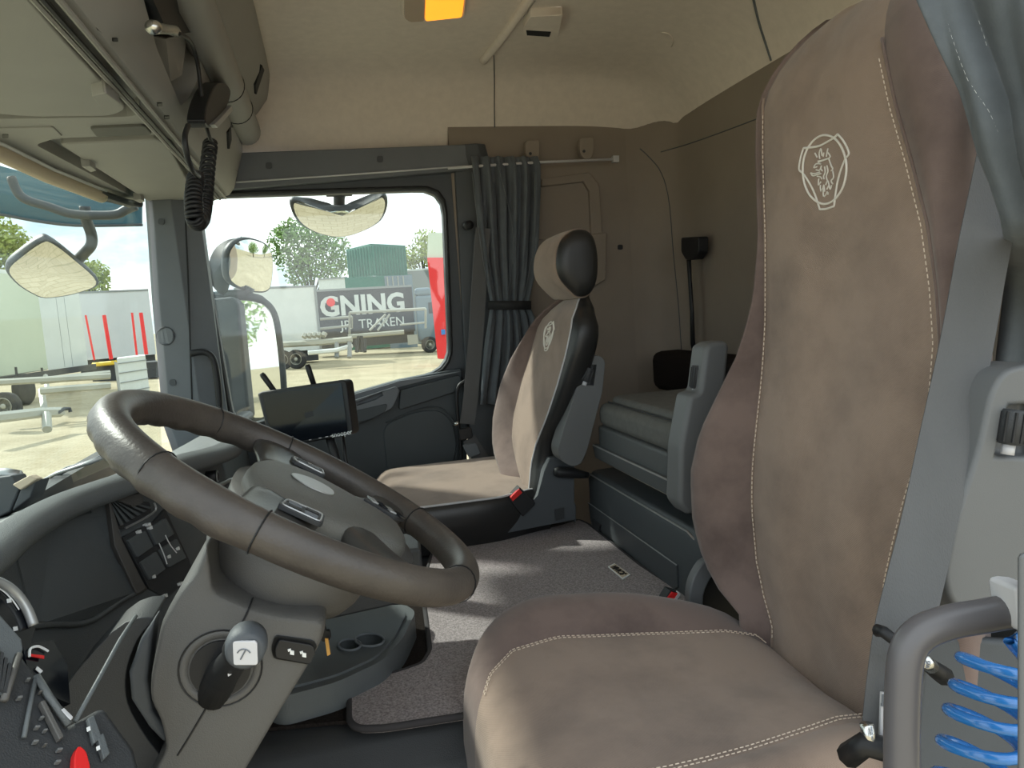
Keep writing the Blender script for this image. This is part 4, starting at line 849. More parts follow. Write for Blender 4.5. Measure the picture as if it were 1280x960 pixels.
# ================================================================== STEERING WHEEL AND COLUMN
TH = math.radians(32.6); WC = V((-.048, .85, .811)); WN = V((math.sin(TH), 0, math.cos(TH))); WA = V((math.cos(TH), 0, -math.sin(TH))); WB = V((0, 1, 0))
W = lambda u, v, w=0.: WC + WA * u + WB * v + WN * w
sw_ = thing('steering_wheel', 'worn dark leather steering wheel with grey hub pad', 'steering wheel', WC)
RCW = .207; rings = []
for k in range(96):
    a = 2 * math.pi * k / 96; c, s = math.cos(a), math.sin(a); dg = math.degrees(a)
    grip = 0
    if 185 < dg < 262 or 98 < dg < 175: grip = .0022 * (1 + math.sin(math.radians(dg) * 36))
    ring = []
    for j in range(16):
        f_ = 2 * math.pi * j / 16; rr = .0185 + (grip if math.sin(f_) < -.2 else 0)
        ring.append(W((RCW + rr * math.cos(f_)) * c, (RCW + rr * math.cos(f_)) * s, rr * 1.05 * math.sin(f_)))
    rings.append(ring)
rim = MB().loft(rings, True, False, True).build('rim', M['leather'], sw_, smooth=True, sub=1)
for dg in (-98, -26, 38, 98, 128, 232):
    a = math.radians(dg)
    MB().tube([W((RCW + .0189 * math.cos(f_)) * math.cos(a), (RCW + .0189 * math.cos(f_)) * math.sin(a), .0199 * math.sin(f_)) for f_ in [i * math.pi / 10 for i in range(20)]], .0008, 4, loop=True).build('leather_seam', M['black'], rim)
# spokes
def spoke(a0, r0, w0, a1, w1, name='spoke'):
    R_ = []
    for t in (0, .25, .5, .75, 1):
        an = math.radians(a0 + (a1 - a0) * t); r = r0 + (RCW - .004 - r0) * t; wd = w0 + (w1 - w0) * t + .012 * max(0, t - .7) / .3; c = (r * math.cos(an), r * math.sin(an)); tx = (-math.sin(an), math.cos(an)); zc = -.002 - .006 * math.sin(math.pi * t); hh = .013
        R_.append([W(c[0] + tx[0] * q * wd, c[1] + tx[1] * q * wd, zc + h * hh) for q, h in ((-1, -.6), (-1, .4), (-.7, .9), (.7, .9), (1, .4), (1, -.6), (.6, -1), (-.6, -1))])
    return MB().loft(R_).build(name, M['spoke'], sw_, smooth=True, sub=1)
for s in (-1, 1):
    spoke(s * 98, .06, .044, s * 102, .028); spoke(s * 42, .08, .026, s * 50, .024)
# hub pad, domed
pad = spl([(-.062, 0), (-.058, .045), (-.040, .080), (-.005, .096), (.04, .088), (.09, .066), (.125, .048), (.134, .0), (.125, -.048), (.09, -.066), (.04, -.088), (-.005, -.096), (-.040, -.080), (-.058, -.045)], 56, True)
pr_ = lambda s, w: [W(.03 + (a - .03) * s, b * s, w) for a, b in pad]
hp2 = MB().loft([pr_(1, -.03), pr_(1.0, -.006), pr_(.97, .002), pr_(.9, .007), pr_(.7, .0115), pr_(.4, .0135), pr_(.1, .014)]).build('hub_pad', M['hub'], sw_, smooth=True)
MB().prism([W(.010 + .026 * math.cos(a) * (1 - .06 * math.cos(3 * a)), -.002 + .024 * math.sin(a), .0135) for a in [i * math.pi / 16 for i in range(32)]], WN * .0015).build('badge', M['silver'], hp2, bevel=.0006, label='satin silver emblem badge')
MB().loft([[W(.02 + (a - .02) * s, b * s, w) for a, b in pad] for s, w in ((1.12, -.012), (1.1, -.028), (.85, -.05))]).build('hub_shell', M['column'], sw_, smooth=True)
for s in (-1, 1):      # switch clusters on the spokes
    f_ = MB().prism(rpoly([W(*q) for q in [(-.018, s * .100, .0055), (.026, s * .096, .0055), (.024, s * .132, .0045), (-.022, s * .130, .0045)]], .006), WN * .005).build('switch_cluster', M['dashbk'], sw_, bevel=.001)
    MB().tube([q + WN * .0052 for q in rpoly([W(*q) for q in [(-.015, s * .103, .0055), (.023, s * .099, .0055), (.021, s * .129, .0045), (-.019, s * .127, .0045)]], .006)], .0011, 5, loop=True).build('bright_outline', M['silver'], f_)
    for k, (a, b) in enumerate(((-.006, .109), (.012, .107), (-.006, .121), (.011, .120))):
        MB().prism(rpoly([W(a + p, s * (b + q), .0098) for p, q in ((-.007, -.0045), (.007, -.0045), (.007, .0045), (-.007, .0045))], .002), WN * .0015).build('button', M['trim' if k in (0, 3) else 'black'], f_, bevel=.0005)
f_ = MB().prism(rpoly([W(*q) for q in [(.078, .080, .002), (.122, .060, .002), (.140, .078, .002), (.096, .104, .002)]], .006), WN * .006).build('switch_cluster', M['dashbk'], sw_, bevel=.001)
for k in range(4):
    a, b = .092 + .012 * k, .089 - .005 * k
    MB().prism(rpoly([W(a + p - .4 * q, b + q, .0078) for p, q in ((-.0045, -.009), (.0045, -.009), (.0045, .009), (-.0045, .009))], .0015), WN * .002).build('button', M['gloss' if k % 2 else 'silver'], f_, bevel=.0005)
# column
co = thing('steering_column', 'grey moulded steering column shroud with stalk and lock switches', 'steering column', W(.02, 0, -.3))
br_ = []
for w_, s, du in ((-.030, .80, .0), (-.045, .98, .0), (-.07, 1.0, .004), (-.09, .94, .006), (-.105, .84, .008)):
    br_.append([W(.02 + du + .092 * s * math.cos(a), .105 * s * math.sin(a), w_ + .010 * math.cos(a)) for a in [i * math.pi / 20 for i in range(40)]])
MB().loft(br_).build('collar', M['boot'], co, smooth=True)
uw = []
for q in [(258, 676), (247, 709), (225, 735), (201, 777), (187, 846), (187, 874), (200, 898), (208, 935), (240, 960), (330, 960), (352, 887), (386, 832), (405, 798), (408, 777), (400, 771), (352, 766), (314, 757), (266, 735), (262, 700)]:
    k_ = onY(q[0], q[1], .73) - WC; uw.append((k_.dot(WA), k_.dot(WN)))
i0 = uw.index(max(uw[:13], key=lambda e_: -e_[1])); uw[8] = (uw[8][0] - .03, uw[8][1] - .10); uw[9] = (uw[9][0] - .02, uw[9][1] - .12)
uw_ = [tuple(q)[:2] for q in rpoly([V((a, b, 0)) for a, b in uw], .008, 2)]
cc = (.02, -.19)
sr = lambda v, s: [W(cc[0] + (a - cc[0]) * s, v, cc[1] + (b - cc[1]) * s) for a, b in uw_]
shd = MB().loft([sr(-.124, .94), sr(-.121, .975), sr(-.114, .995), sr(-.10, 1.0), sr(.095, 1.0), sr(.12, .97), sr(.125, .9)]).build('shroud', M['column'], co, smooth=True)
shd.modifiers.new('b', 'BEVEL').width = .002
bsh = bvh(shd)
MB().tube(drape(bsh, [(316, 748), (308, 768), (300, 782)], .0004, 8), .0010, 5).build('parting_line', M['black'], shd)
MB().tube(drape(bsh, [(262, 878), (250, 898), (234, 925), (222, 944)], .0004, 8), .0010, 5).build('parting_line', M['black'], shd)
c0, n0 = hit(bsh, 276, 835)
n0 = V((0, -1, 0)); e1, e2 = V((1, 0, 0)), V((0, 0, 1))
circ = lambda r, o, n=36: [c0 + n0 * o + (e1 * math.cos(i * 2 * math.pi / n) + e2 * math.sin(i * 2 * math.pi / n)) * r for i in range(n)]
MB().loft([circ(.037, -.02), circ(.037, .001), circ(.0355, .0018), circ(.030, .0018), circ(.029, -.004)]).build('stalk_collar', M['column'], co, smooth=True)
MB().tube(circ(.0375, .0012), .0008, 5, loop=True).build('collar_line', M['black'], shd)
MB().prism(circ(.0275, .0), n0 * .003).build('stalk_boot', M['black'], co)
sA, sB = onY(270, 852, .735), onY(308, 806, .645)
st = MB().tube([sA + V((-.004, 0, -.012)), sA.lerp(sB, .25), sA.lerp(sB, .6), sA.lerp(sB, .8), sA.lerp(sB, .86), sA.lerp(sB, 1.0), sA.lerp(sB, 1.03)], [.016, .015, .0125, .013, .0165, .017, .013], 18).build('wiper_stalk', M['black'], co, smooth=True)
kd = (RR * .25 - FW * .95 - UU * .1).normalized(); k0 = sB
MB().tube([k0 - kd * .012, k0, k0 + kd * .012, k0 + kd * .014], [.0165, .0175, .016, .013], 20).build('stalk_end', M['trimd'], st, smooth=True)
kf = frame(k0 + kd * .0145, RR, kd)
MB().prism(rpoly([kf @ V((a * .0105, b * .0105, -.001)) for a, b in ((-1, -1), (1, -1), (1, 1), (-1, 1))], .003), kd * .003).build('end_button', M['ltgrey'], st, bevel=.001, label='pale button with wiper symbol')
MB().tube([kf @ V((.006 * math.cos(a), .006 * math.sin(a) - .002, .0024)) for a in [math.pi * (.15 + .7 * i / 8) for i in range(9)]], .0006, 4).build('wiper_symbol', M['trim'], st)
MB().tube([kf @ V((-.003, -.005, .0024)), kf @ V((.002, .004, .0024))], .0006, 4).build('wiper_symbol', M['trim'], st)
MB().prism([sA.lerp(sB, .55) + n0 * .0125 + e1 * a + e2 * b for a, b in ((-.002, -.006), (.002, -.004), (.002, .005), (-.002, .003))], n0 * .002).build('stalk_mark', M['ltgrey'], st)
lk = slab('lock_switch', [(349, 796), (390, 803), (394, 812), (387, 827), (344, 819), (343, 808)], bsh, .006, M['black'], co, rnd=4, bevel=.0015)
slab('lock_bezel', [(344, 793), (393, 800), (398, 812), (390, 830), (342, 822), (339, 808)], bsh, .0025, M['dashbk'], co, rnd=5, bevel=.001)
for cx_, cy_ in ((364, 811), (379, 814)):
    for q in ([(-4, -3), (0, -4), (0, -2), (-3, 0)], [(-1, -2), (4, -1), (4, 4), (-1, 3)]):
        slab('lock_symbol', [(cx_ + a, cy_ + b) for a, b in q], bsh, .0072, M['white'], lk)
ky = thing('ignition_key', 'brass key hanging from the steering column lock', 'key', P(407, 805, .80))
MB().tube([P(400, 782, .80), P(402, 792, .79)], .006, 10).build('lock_barrel', M['black'], ky, smooth=True)
MB().prism([P(x, y, .785) for x, y in ((406, 798), (410, 798), (413, 818), (409, 820))], FW * .002).build('blade', M['brass'], ky)
MB().prism(rpoly([P(x, y, .79) for x, y in ((400, 790), (411, 788), (413, 800), (402, 803))], .003), FW * .006).build('bow', M['black'], ky)
# lower trim beside the column
lt = thing('column_lower_trim', 'dark moulded trim beside the steering column foot', 'trim', (-.25, .8, .4))
MB().prism([onY(*q, .78) for q in spl([(192, 772), (172, 800), (158, 840), (160, 880), (182, 920), (205, 950), (240, 1000), (100, 1000), (60, 900), (140, 790)], 40, True)], (0, .06, 0)).build('panel', M['dashbk'], lt, bevel=.01)
MB().prism([onY(*q, .76) for q in [(194, 772), (175, 800), (160, 842), (163, 876), (185, 910), (206, 932), (212, 920), (190, 890), (184, 850), (190, 800)]], (0, .03, 0)).build('edge', M['trimd'], lt, bevel=.006)
# ================================================================== MONITOR
mn = thing('dash_monitor', 'black display monitor with two stub antennas on a dashboard stand', 'monitor', P(385, 560, 1.62))
md_ = 1.62
mo_ = [P(322, 490, md_ + .02), P(432, 474, md_ - .04), P(441, 543, md_ - .04), P(338, 562, md_ + .02)]
nm = (mo_[1] - mo_[0]).cross(mo_[3] - mo_[0]).normalized()
if nm.dot(FW) > 0: nm = -nm
hs = MB().prism(rpoly(mo_, .012, 4), -nm * .035).build('housing', M['black'], mn, bevel=.004)
ctr_ = sum(mo_, V((0, 0, 0))) / 4; si = [ctr_ + (p - ctr_) * .90 for p in mo_]
MB().prism(rpoly(si, .004, 2), nm * .0012).build('screen', M['gloss'], mn, label='dark glossy screen')
MB().prism([mo_[0] + (mo_[1] - mo_[0]) * a + (mo_[3] - mo_[0]) * b - nm * .012 for a, b in ((-.05, .02), (.02, 0), (.02, 1.0), (-.03, .9))], -nm * .04).build('side_cover', M['column'], mn, bevel=.004)
for a, b in (((346, 489), (327, 467)), ((393, 479), (384, 456))):
    A, B = P(a[0], a[1] + 4, md_ + .03), P(b[0], b[1], md_ + .03); MB().tube([A, A.lerp(B, .9), B], [.006, .0065, .005], 10).build('antenna', M['black'], mn, smooth=True)
xd = (mo_[2] - mo_[3]); bl = mo_[3]
text_mesh('lettering', 'snooper', .015, M['white'], frame(bl + xd * .88 + (mo_[0] - mo_[3]) * .045 + nm * .0008, xd, nm), mn, .0003)
for t in (.5, .62, .7, .76): p = bl + xd * t + (mo_[0] - mo_[3]) * .045; MB().prism([p + xd.normalized() * a + V((0, 0, b)) for a, b in ((-.003, -.0015), (.003, -.0015), (.003, .0015), (-.003, .0015))], nm * .001).build('front_key', M['ltgrey'], mn)
MB().tube([P(412, 545, md_ + .0), P(420, 575, md_), P(426, 600, md_)], [.010, .010, .014], 10).build('stand', M['black'], mn, smooth=True)
MB().tube([P(428, 540, md_ + .02), P(432, 575, md_), P(440, 604, md_)], .004, 8).build('cable', M['black'], mn, smooth=True)
dg_ = thing('dash_unit', 'grey boxed toll unit standing on the dashboard under the windscreen', 'toll unit', P(10, 630, 1.35))
MB().prism([P(x, y, 1.32) for x, y in ((-30, 600), (14, 594), (24, 612), (12, 640), (-30, 660))], FW * .04).build('case', M['trimd'], dg_, bevel=.004)
MB().prism([P(x, y, 1.30) for x, y in ((14, 606), (36, 594), (46, 599), (25, 613))], FW * .02 + V((0, 0, -.0))).build('lid', M['cream'], dg_, bevel=.003)
MB().prism([P(x, y, 1.31) for x, y in ((25, 613), (46, 599), (38, 622), (14, 640))], FW * .04).build('front', M['trimd'], dg_, bevel=.003)
MB().tube([P(-20, 594, 1.36), P(8, 592, 1.36), P(24, 595, 1.36)], .011, 10).build('roller', M['silver'], dg_, smooth=True)
hb2 = thing('pillar_grab_handle', 'slim black grab handle on the windscreen pillar', 'handle', onY(250, 445, 2.36))
MB().tube([onY(*q, 2.33) for q in spl([(238, 442), (255, 440), (266, 448), (271, 470), (274, 500), (274, 520)], 26)], .010, 10).build('bar', M['black'], hb2, smooth=True)
# ================================================================== OUTSIDE: MIRRORS AND VISOR OF THE TRUCK
def mirror_head(name, label, face_px, d0, d1, depth, nrm, bulge=.006, grp=None, curve_n=48):
    """a housing behind a slightly convex reflecting face; face outline in pixels between depths d0 (left) and d1 (right)"""
    q = spl(face_px, curve_n, True); cx_, cy_ = sum(a for a, b in q) / len(q), sum(b for a, b in q) / len(q)
    c = P(cx_, cy_, (d0 + d1) / 2); n = V(nrm).normalized(); pts = [onPl(a, b, c, n) for a, b in q]
    t = thing(name, label, 'mirror', c, grp)
    R_ = [[c + (p - c) * s - n * o for p in pts] for s, o in ((1.05, .004), (1.06, .02), (1.0, depth * .6), (.75, depth * .9), (.3, depth))]
    MB().loft([[c + (p - c) * 1.0 - n * .001 for p in pts]] + R_).build('housing', M['mirrorbk'], t, smooth=True)
    if bulge: MB().loft([[c + (p - c) * s + n * (bulge * (1 - s * s) + .0015) for p in pts] for s in (.985, .85, .7, .55, .4, .25, .1, .005)], True, False).build('mirror_glass', M['mirror'], t, smooth=True)
    else: MB().prism([c + (p - c) * .985 - n * .001 for p in pts], n * .004).build('mirror_glass', M['mirror'], t)
    return t, c, n
t, c, n = mirror_head('front_mirror', 'front mirror with curved housing hanging outside the windscreen', [(11, 336), (30, 318), (52, 303), (64, 303), (90, 322), (121, 352), (100, 365), (60, 372), (40, 366), (20, 352)], 2.55, 2.72, .07, (.53, -.93, -1.0), .008)
MB().tube([P(x, y, d) for x, y, d in spl([(106, 258, 2.62), (108, 275, 2.63), (114, 292, 2.66), (114, 306, 2.68), (104, 318, 2.7), (94, 328, 2.72)], 24)], .019, 12).build('arm', M['mirrorbk'], t, smooth=True)
MB().tube([P(x, y, 2.6) for x, y in spl([(14, 222), (22, 240), (34, 250), (60, 258), (88, 267), (120, 269), (145, 268), (158, 262), (170, 257)], 30)], .016, 10).build('bracket_rail', M['mirrorbk'], t, smooth=True)
vs = thing('sun_visor', 'translucent teal sun visor above the windscreen outside', 'visor', P(90, 250, 2.7))
vt = [(-60, 190), (0, 207), (60, 224), (110, 240), (178, 254)]; vb = [(-60, 258), (0, 268), (50, 277), (100, 282), (178, 281)]
MB().loft([[P(a, b, 2.95) for a, b in spl(vt, 12)], [P(a, b, 3.0) for a, b in spl([((p[0] + q[0]) / 2, (p[1] + q[1]) / 2) for p, q in zip(vt, vb)], 12)], [P(a, b, 2.98) for a, b in spl(vb, 12)]], False, False).build('panel', M['visor'], vs, smooth=True).modifiers.new('s', 'SOLIDIFY').thickness = .008
MB().tube([P(a, b, 2.97) for a, b in spl(vb, 12)], .006, 6).build('lower_edge', M['mirrorbk'], vs, smooth=True)
# passenger side mirrors
t, c, n = mirror_head('wide_angle_mirror', 'rounded wide angle mirror on the passenger side above the main mirror', [(286, 318), (296, 303), (312, 299), (332, 306), (340, 320), (340, 345), (335, 362), (318, 364), (296, 357), (286, 345)], 2.72, 2.86, .06, (1.0, -.95, -.3), .012)
MB().loft([[P(a, b, 2.78) for a, b in spl([(260, 335), (268, 312), (284, 300), (300, 298), (300, 300), (284, 365), (266, 358)], 24, True)], [P(a, b, 2.86) for a, b in spl([(262, 335), (270, 314), (284, 304), (300, 302), (300, 320), (284, 360), (268, 354)], 24, True)]]).build('shell', M['mirrorbk'], t, smooth=True)
MB().tube([P(262, 372, 2.8), P(285, 369, 2.8), P(310, 368, 2.8), P(312, 360, 2.8)], .02, 10).build('foot', M['mirrorbk'], t, smooth=True)
t, c, n = mirror_head('main_mirror', 'tall main side mirror outside the passenger window', [(295, 380), (300, 374), (318, 375), (332, 384), (340, 400), (346, 430), (350, 460), (353, 500), (340, 518), (312, 520), (303, 470), (298, 420)], 2.88, 2.92, .05, (1.18, -.83, .012), .0)
MB().prism([P(a, b, 2.68) for a, b in [(256, 374), (290, 370), (298, 378), (304, 440), (312, 522), (262, 522), (258, 440)]], FW * .07).build('shell', M['mirrorbk'], t, bevel=.012)
MB().tube([P(x, y, 2.80) for x, y in spl([(252, 376), (280, 371), (312, 371), (332, 378), (344, 395), (350, 430), (354, 470), (356, 510)], 30)], [.016] * 12 + [.012] * 18, 10).build('upper_edge', M['mirrorbk'], t, smooth=True)
MB().tube([P(246, 381, 2.72), P(262, 378, 2.75), P(280, 376, 2.78)], .022, 10).build('arm', M['mirrorbk'], t, smooth=True)
t, c, n = mirror_head('kerb_mirror', 'wide curved kerb mirror mounted above the passenger window', [(366, 256), (376, 252), (400, 262), (440, 262), (468, 250), (478, 246), (482, 256), (474, 276), (450, 290), (424, 296), (395, 290), (374, 276)], 2.62, 2.62, .04, (.05, -.75, -.85), .008)
MB().tube([P(425, 230, 2.62), P(424, 248, 2.64), P(424, 260, 2.66)], [.03, .02, .02], 10).build('bracket', M['mirrorbk'], t, smooth=True)
MB().box(P(424, 243, 2.60), (.09, .03, .012)).build('mount_plate', M['mirrorbk'], t, bevel=.003)
# wiper lying along the foot of the windscreen
wp = thing('windscreen_wiper', 'black wiper arm lying along the foot of the windscreen', 'wiper', P(90, 590, 1.75))
MB().tube([P(x, y, 1.75) for x, y in ((36, 616), (60, 600), (84, 586), (112, 578), (135, 568))], .006, 8).build('arm', M['trim'], wp, smooth=True)
MB().tube([P(x, y, 1.72) for x, y in ((44, 606), (70, 592), (100, 582), (128, 572))], .004, 6).build('blade', M['silver'], wp, smooth=True)
# ================================================================== OUTSIDE: YARD
GZ, GK = -1.45, .035
def gz(x): return GZ - GK * x
def onG(x, y): return onPl(x, y, (0, 0, GZ), (GK, 0, 1))
gm = mat('sandy_pavers', (184, 174, 150), .95, spec=.1, var=.12, vscale=.6, var2=(164, 154, 130))
gt = gm.node_tree; bs = gt.nodes['Principled BSDF']; bk_ = gt.nodes.new('ShaderNodeTexBrick'); tcn = [n_ for n_ in gt.nodes if n_.type == 'TEX_COORD'][0]; old = bs.inputs['Base Color'].links[0].from_socket
bk_.inputs['Scale'].default_value = 2.2; bk_.inputs['Color1'].default_value = (1, 1, 1, 1); bk_.inputs['Color2'].default_value = (.86, .85, .82, 1); bk_.inputs['Mortar'].default_value = (.62, .6, .52, 1); bk_.inputs['Mortar Size'].default_value = .015
mx = gt.nodes.new('ShaderNodeMix'); mx.data_type = 'RGBA'; mx.blend_type = 'MULTIPLY'; mx.inputs[0].default_value = .8
gt.links.new(tcn.outputs['Object'], bk_.inputs['Vector']); gt.links.new(old, mx.inputs[6]); gt.links.new(bk_.outputs['Color'], mx.inputs[7]); gt.links.new(mx.outputs[2], bs.inputs['Base Color'])
gr = MB().add([(x, y, gz(x)) for x, y in ((-200, -150), (200, -150), (200, 260), (-200, 260))], [(0, 1, 2, 3)]).build('yard_ground', gm); tag(gr, 'sandy paved yard around the truck', None, None, 'structure')
O = {}
O['white'] = mat('trailer_white', (204, 208, 205), .6, var=.04, vscale=1.5); O['cream'] = mat('trailer_cream', (190, 198, 178), .65, var=.03, vscale=1)
O['grey'] = mat('trailer_grey', (134, 138, 138), .6); O['dark'] = mat('trailer_black', (58, 60, 64), .6, var=.05, vscale=1); O['tyre'] = mat('tyre_black', (52, 52, 54), .85)
O['red'] = mat('red_paint', (226, 52, 52), .5); O['green'] = mat('container_green', (28, 104, 86), .6, var=.06, vscale=1.2); O['steel'] = mat('galvanised_steel', (160, 160, 150), .5, .2); O['blue'] = mat('truck_blue_grey', (106, 122, 132), .5)
O['yellow'] = mat('yellow_paint', (222, 190, 60), .5); O['leaf'] = mat('leaf_green', (112, 138, 80), .8, spec=.15, var=.35, vscale=1.2); O['leaf2'] = mat('leaf_yellow_green', (142, 154, 84), .8, spec=.15, var=.3, vscale=1.2); O['bark'] = mat('bark', (92, 84, 72), .9)
def wall_quad(xl, dl, xr, dr_, yt, yb, ref='l'):
    """left and right foot points and the top height of a vertical face seen between two pixel columns"""
    A, B = P(xl, yb, dl), P(xr, yb, dr_)
    if ref == 'l': z0, z1 = A.z, P(xl, yt, dl).z
    else: z0, z1 = B.z, P(xr, yt, dr_).z
    return V((A.x, A.y, 0)), V((B.x, B.y, 0)), z0, z1
def vbox(a, b, z0, z1, th):
    rd_ = (a + b).normalized(); rd_ = V((rd_.x, rd_.y, 0)).normalized()
    d = (b - a).normalized(); n = V((-d.y, d.x, 0)); 
    if n.dot(FW) < 0: n = -n
    return MB().loft([[V((p.x, p.y, z)) for p in (a, b, b + rd_ * th, a + rd_ * th)] for z in (z0, z1)]), d, n
def wheel_at(par, p, ax, r, wd=.3):
    """tyre with a pale rim; ax = axle direction towards the viewer"""
    p = V(p); ax = V(ax).normalized(); e1 = V((0, 0, 1)); e2 = ax.cross(e1).normalized()
    R_ = lambda rr, o: [p + ax * o + (e1 * math.cos(i * math.pi / 12) + e2 * math.sin(i * math.pi / 12)) * rr for i in range(24)]
    t_ = MB().loft([R_(r * .9, -wd), R_(r, -wd * .8), R_(r, -wd * .1), R_(r * .92, 0), R_(r * .6, .0)]).build('tyre', O['tyre'], par, smooth=True)
    MB().loft([R_(r * .6, .0), R_(r * .56, .02), R_(r * .5, -.04), R_(r * .2, -.02), R_(r * .16, .03), R_(r * .05, .03)]).build('rim', O['steel'], t_, smooth=True)
# curtain-sided trailer
a, b, z0, z1 = wall_quad(-30, 23.2, 62, 28.0, 336, 475)
t = thing('curtain_trailer', 'pale curtain sided trailer with spoked wheels across the yard', 'trailer', V((a.x, a.y, gz(a.x))))
m_, d, n = vbox(a, b, z0, z1, 2.5); m_.build('curtain_side', O['cream'], t)
hgt = z1 - z0
m_, _, _ = vbox(a - n * .04, b - n * .04, z1 - .02, z1 + .14, 2.5); m_.build('roof_rail', O['white'], t)
m_, _, _ = vbox(a - n * .03, b - n * .03, z0 - .03, z0 + .05, .1); m_.build('side_rail', O['grey'], t)
e = P(108, 440, 29.6); e = V((e.x, e.y, 0))
m_, _, _ = vbox(b, e, z0 - .1, z1 + .08, .3); m_.build('front_wall', O['white'], t)
for k in (.0, .42, .62): q = b.lerp(e, k); MB().box(q + V((0, 0, (z0 + z1) / 2)) - n * .03, (.05, .05, hgt)).build('corner_post', O['grey'], t)
q1, q2 = b.lerp(e, .60), b.lerp(e, .98); m_, _, _ = vbox(q1 - n * .25, q2 - n * .25, P(95, 465, 28.6).z, P(95, 415, 28.6).z, .25); m_.build('cooling_unit', O['dark'], t)
for (px_x, dd) in ((20, 24.4), (-40, 23)):
    w_ = P(px_x, 490, dd); r_ = .52; wheel_at(t, V((w_.x, w_.y, gz(w_.x) + r_)) + n * .1, -n, r_)
for px_x, dd in ((25, 24.2), (57, 26.5)): q = P(px_x, 468, dd); MB().box(q - n * .1, (.06, .06, .5)).build('strap', O['dark'], t)
q1, q2 = a + n * .3, e + n * .3; m_, _, _ = vbox(q1, q2, gz(a.x) + .75, z0, .3); m_.build('chassis', O['dark'], t)
# low white skeletal trailer in front
t = thing('skeletal_trailer', 'low white trailer frame with drawbar standing on the sandy yard', 'trailer', onG(60, 548))
for (x1, y1, x2, y2, d1, d2, rr) in ((-20, 479, 138, 470, 19, 20.5, .09), (50, 476, 138, 467, 20, 21, .10), (50, 489, 138, 482, 19, 20, .10)):
    MB().tube([P(x1, y1, d1), P(x2, y2, d2)], rr, 6).build('beam', O['steel'], t)
MB().tube([P(52, 488, 20), P(56, 516, 19)], .09, 6).build('post', O['steel'], t)
MB().tube([P(57, 470, 22), P(59, 486, 21)], .07, 6).build('post', O['steel'], t)
MB().tube([P(-20, 524, 15.5), P(50, 516, 17), P(76, 515, 17.6)], .12, 6).build('drawbar', O['steel'], t)
MB().tube([P(72, 516, 17.4), P(80, 511, 17.6), P(87, 511, 17.7), P(88, 515, 17.7)], .045, 8).build('coupling', O['dark'], t)
MB().tube([P(58, 518, 17), P(59, 537, 16.6)], .10, 8).build('support_leg', O['steel'], t)
wheel_at(t, P(4, 508, 18), -FW, .35, .25)
# stacked crate
a, b, z0, z1 = wall_quad(152, 23, 188, 24.5, 448, 497)
t = thing('white_crate', 'big weathered white crate beside the windscreen pillar', 'crate', V((a.x, a.y, gz(a.x))))
m_, d, n = vbox(a, b, z0, z1, 1.6); m_.build('body', O['white'], t)
for k in range(4): m_, _, _ = vbox(a - n * .03, b - n * .03, z0 + (k + .5) * (z1 - z0) / 4 - .012, z0 + (k + .5) * (z1 - z0) / 4 + .012, .05); m_.build('rib', O['grey'], t)
e = P(143, 455, 24.6); m_, _, _ = vbox(V((e.x, e.y, 0)), a, z0, z1 - .12, .05); m_.build('end_board', O['grey'], t)
# timber trailer with red stakes in front of a pale long trailer
a, b, z0, z1 = wall_quad(100, 40, 400, 46, 366, 452)
a2, b2, z2, z3 = wall_quad(100, 38, 196, 40, 366, 451)
t = thing('long_white_trailer', 'long pale grey box trailer behind the red stakes', 'trailer', V((a2.x, a2.y, gz(a2.x))))
m_, d, n = vbox(a2, b2, z2, z3, 2.5); m_.build('box_body', mat('pale_grey_panel', (200, 203, 206), .6, var=.03, vscale=1), t)
m_, _, _ = vbox(a2 - n * .03, b2 - n * .03, z3 - .05, z3 + .05, .1); m_.build('roof_rail', O['grey'], t)
m_, _, _ = vbox(a2 + n * .4, b2 + n * .4, gz(a2.x), z2, 1.2); m_.build('running_gear', O['dark'], t)
t = thing('stake_trailer', 'timber trailer bed with tall red stakes', 'trailer', onG(140, 478))
for x1, x2, y1, y2, rr in ((107, 118, 394, 450, .045), (130, 139, 394, 449, .085), (165, 171, 391, 444, .05), (176, 183, 391, 443, .085)):
    MB().tube([P(x1, y1, 34), P(x2, y2, 34)], rr, 6).build('stake', O['red'], t)
MB().tube([P(116, 456, 34), P(146, 453, 34)], .10, 6).build('yellow_bar', O['yellow'], t)
a, b, z0, z1 = wall_quad(116, 34.2, 200, 34.6, 458, 478); m_, _, _ = vbox(a, b, z0, z1, 2); m_.build('bed', O['dark'], t)
# white box trailer seen through the side window
a, b, z0, z1 = wall_quad(300, 40, 401, 43, 357, 436, 'r')
t = thing('white_box_trailer', 'plain white box trailer behind the side mirror', 'trailer', V((b.x, b.y, gz(b.x))))
m_, d, n = vbox(a, b, z0, z1, 2.5); m_.build('box_body', O['white'], t)
MB().box(b + V((0, 0, (z0 + z1) / 2)) - n * .02, (.12, .12, z1 - z0)).build('corner_post', O['grey'], t)
m_, _, _ = vbox(a - n * .02, b - n * .02, z1 - .08, z1 + .04, .2); m_.build('roof_rail', O['grey'], t)
m_, _, _ = vbox(a + n * .4, b + n * .4, gz(a.x), z0 + .02, 1.5); m_.build('running_gear', O['dark'], t)
